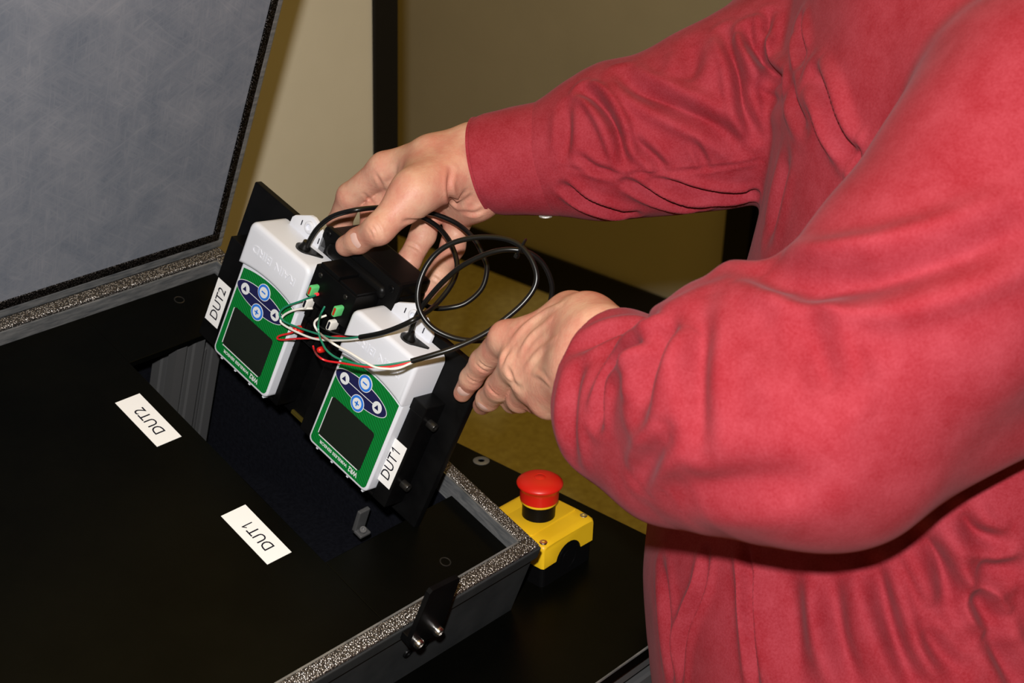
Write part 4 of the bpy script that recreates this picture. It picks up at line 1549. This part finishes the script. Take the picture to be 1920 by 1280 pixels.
VL, FL_ = surface(f_hand_l, lo, hi, 0.00135, 'hand')
VL = smooth_verts(VL, FL_, 2)
CR_L = [
    ([(955, 655), (945, 668), (940, 684)], 0.0022, 0.0016, 0.3),
    ([(958, 640), (985, 610), (1020, 585), (1050, 570)], 0.0026, -0.0014, 0.5),
    ([(975, 660), (995, 630), (1030, 600)], 0.0024, -0.0012, 0.5),
    ([(985, 690), (1010, 660), (1040, 635)], 0.0024, -0.0012, 0.4),
    ([(893, 683), (902, 692), (912, 697)], 0.0012, 0.0010, 0.5),
    ([(898, 677), (908, 686), (919, 690)], 0.0012, 0.0010, 0.5),
    ([(876, 705), (884, 713), (893, 716)], 0.0011, 0.0008, 0.5),
    ([(914, 722), (922, 733), (934, 742)], 0.0012, 0.0009, 0.5),
    ([(955, 715), (965, 722), (976, 726)], 0.0022, 0.0016, 0.3),
    ([(952, 690), (958, 705), (964, 716)], 0.0020, 0.0018, 0.3),
    ([(1000, 700), (1015, 705), (1030, 720)], 0.0018, -0.0012, 0.4),
]
VL = carve(VL, FL_, CR_L)

nk = (sh_l + sh_r) / 2 + np.array([0, 0, 0.055]) + FD * 0.03
hdc = nk + np.array([0, 0, 0.175]) + FD * 0.075
UPH = np.array([0, 0, 1.0]) * 0.9 + FD * 0.43
UPH /= np.linalg.norm(UPH)
FH = FD * 0.9 - np.array([0, 0, 1.0]) * 0.43
FH /= np.linalg.norm(FH)
HX = np.stack([FH, SD, UPH])


def HP(f_, s_, u_):
    return hdc + FH * f_ + SD * s_ + UPH * u_


pel = to[-1] + np.array([0, 0, -0.12])
LEG = []
for sg in (1, -1):
    hp = pel + SD * 0.085 * sg + np.array([0, 0, -0.05])
    an = np.array([hp[0], hp[1], 0.10]) + SD * 0.03 * sg - FD * 0.02
    kn = (hp + an) / 2 + FD * 0.03
    LEG.append((hp, kn, an, an + FD * 0.17 + np.array([0, 0, -0.065])))


def f_body(P):
    T = aniso(P, to[0])
    d = chain(T, TO_L + [TO_L[-1] + np.array([0, 0, -0.14])], [r * 0.9 for r in tor] + [0.12], 0.03)
    d = smin(d, seg_d(P, sh_l, sh_r, 0.055, 0.055), 0.04)
    d = smin(d, chain(P, lu[:1] + lu[1:], [0.046, 0.048, 0.055], 0.02), 0.03)
    d = smin(d, chain(P, ru[:1] + ru[1:], [0.042, 0.046, 0.055], 0.02), 0.03)
    d = smin(d, seg_d(P, L_FA[0], lu[0], 0.027, 0.042), 0.02)
    d = smin(d, seg_d(P, R_FA[0], ru[0], 0.026, 0.040), 0.02)
    for hp, kn, an, toe in LEG:
        d = smin(d, chain(P, [hp, kn, an], [0.085, 0.055, 0.038], 0.03), 0.03)
        d = smin(d, seg_d(P, an + np.array([0, 0, -0.05]), toe, 0.035, 0.026), 0.02)
    d = smin(d, seg_d(P, nk - UPH * 0.06, hdc - UPH * 0.05, 0.060, 0.056), 0.03)
    hd_ = ellip(P, HP(-0.012, 0, 0.030), HX, (0.098, 0.077, 0.088))
    hd_ = smin(hd_, ellip(P, HP(0.030, 0, -0.055), HX, (0.062, 0.058, 0.068)), 0.03)
    hd_ = smin(hd_, seg_d(P, HP(0.088, 0, 0.012), HP(0.110, 0, -0.030), 0.009, 0.013), 0.012)
    hd_ = smin(hd_, ellip(P, HP(0.088, 0, -0.068), HX, (0.012, 0.026, 0.010)), 0.006)
    for sg in (1, -1):
        hd_ = smin(hd_, ellip(P, HP(-0.01, 0.078 * sg, -0.012), HX, (0.018, 0.009, 0.032)), 0.004)
        hd_ = smax(hd_, -ellip(P, HP(0.094, 0.031 * sg, 0.012), HX, (0.012, 0.017, 0.011)), 0.008)
        hd_ = smin(hd_, ellip(P, HP(0.074, 0.031 * sg, 0.011), HX, (0.012, 0.013, 0.012)), 0.003)
    return smax(smin(d, hd_, 0.015), -table_gap(P) + 0.004, 0.008)


lo = np.min(np.concatenate([la, lu, raa, ru, to, [sh_l, sh_r, feet - 0.2]]), 0) - 0.25
hi = np.max(np.concatenate([la, lu, raa, ru, to, [hdc]]), 0) + 0.25
lo[2] = -0.01
VB, FB_ = surface(f_body, lo, hi, 0.0075, 'body')
Vall = np.concatenate([VB, VR, VL])
Fall = np.concatenate([FB_, FR_ + len(VB), FL_ + len(VB) + len(VR)])
body_o = link('body', mk_mesh('body', Vall, Fall, M['skin']), person, True)
tag(body_o, 'bare hands and wrists gripping the fixture')


# fingernails
def nail(c, tip_dir, up, l, w_):
    tip_dir = tip_dir / np.linalg.norm(tip_dir)
    up = up - tip_dir * (up @ tip_dir)
    up /= np.linalg.norm(up)
    sd = np.cross(tip_dir, up)
    b = MB()
    n1, n2 = 9, 9
    vs = []
    for lay in (0.0, -0.0009):
        for i in range(n1):
            for j in range(n2):
                x, y = -1 + 2 * i / (n1 - 1), -1 + 2 * j / (n2 - 1)
                k = math.sqrt(max(0.0, 1 - 0.5 * y * y)), math.sqrt(max(0.0, 1 - 0.5 * x * x))
                xx, yy = x * k[0], y * k[1]
                vs.append(c + tip_dir * xx * l + sd * yy * w_ + up * (lay - 0.32 * w_ * yy * yy - 0.14 * l * xx * xx))
    fs = []
    for lay in (0, 1):
        o = lay * n1 * n2
        fs += [(o + i * n2 + j, o + (i + 1) * n2 + j, o + (i + 1) * n2 + j + 1, o + i * n2 + j + 1) for i in range(n1 - 1) for j in range(n2 - 1)]
    b.add(vs, fs, 0, True)
    b.build('fingernail', M['nail'], body_o, True)


def nail_on(Vh, Fh, px, py, tip_dir, l, w_):
    bv = BVHTree.FromPolygons([tuple(p) for p in Vh], [tuple(q) for q in Fh])
    h = bv.ray_cast(Vector(CAM), Vector(ray(px, py)))
    if h[0]:
        nn = np.array(h[1])
        if nn @ CM[2] > 0:
            nn = -nn
        nail(np.array(h[0]) + nn * 0.0004, tip_dir, nn, l, w_)


nail_on(VR, FR_, 664, 452, R_TH[4] - R_TH[2], 0.0068, 0.0062)
nail_on(VL, FL_, 868, 735, L_IX[3] - L_IX[2], 0.0055, 0.0050)
nail_on(VL, FL_, 903, 764, L_MD[3] - L_MD[2], 0.0052, 0.0048)


# trousers, shoes, hair: outside the picture, kept simple but whole
def f_trousers(P):
    d = None
    for hp, kn, an, toe in LEG:
        e = chain(P, [hp, kn, an + np.array([0, 0, -0.02])], [0.100, 0.072, 0.058], 0.03)
        d = e if d is None else smin(d, e, 0.03)
    T = aniso(P, to[0])
    d = smin(d, seg_d(T, TO_L[-1] + np.array([0, 0, -0.10]), TO_L[-1] + np.array([0, 0, -0.17]), 0.138, 0.138), 0.03)
    return smax(smax(d, 0.035 - P[:, 2], 0.004), -table_gap(P), 0.006)


A = np.array([p for L in LEG for p in L])
lo, hi = A.min(0) - 0.2, A.max(0) + 0.2
lo[2] = 0.0
VT, FTq = surface(f_trousers, lo, hi, 0.0075, 'trousers')
tag(link('trousers', mk_mesh('trousers', VT, FTq, M['trousers']), person, True), 'dark trousers')
for hp, kn, an, toe in LEG:
    def f_shoe(P):
        a, t_ = an + np.array([0, 0, -0.055]), toe + FD * 0.03
        d = smin(seg_d(P, a - FD * 0.03, t_, 0.046, 0.040), seg_d(P, a, a + np.array([0, 0, 0.05]), 0.045, 0.045), 0.02)
        return smax(d, 0.001 - P[:, 2], 0.003)
    lo, hi = np.minimum(an, toe) - 0.13, np.maximum(an, toe) + 0.13
    lo[2] = -0.02
    Vs, Fs = surface(f_shoe, lo, hi, 0.006, 'shoe')
    link('shoe', mk_mesh('shoe', Vs, Fs, M['shoe']), person, True)


def f_hair(P):
    d = ellip(P, HP(-0.018, 0, 0.034), HX, (0.102, 0.083, 0.094))
    cut = (P - HP(0.050, 0, 0.055).astype(np.float32)) @ (FH * 0.85 - UPH * 0.53).astype(np.float32)
    d = smax(d, cut, 0.01)
    return smax(d, -((P - HP(-0.05, 0, -0.045).astype(np.float32)) @ UPH.astype(np.float32)), 0.01)


Vs, Fs = surface(f_hair, hdc - 0.17, hdc + 0.17, 0.005, 'hair')
link('hair', mk_mesh('hair', Vs, Fs, M['hair']), person, True)
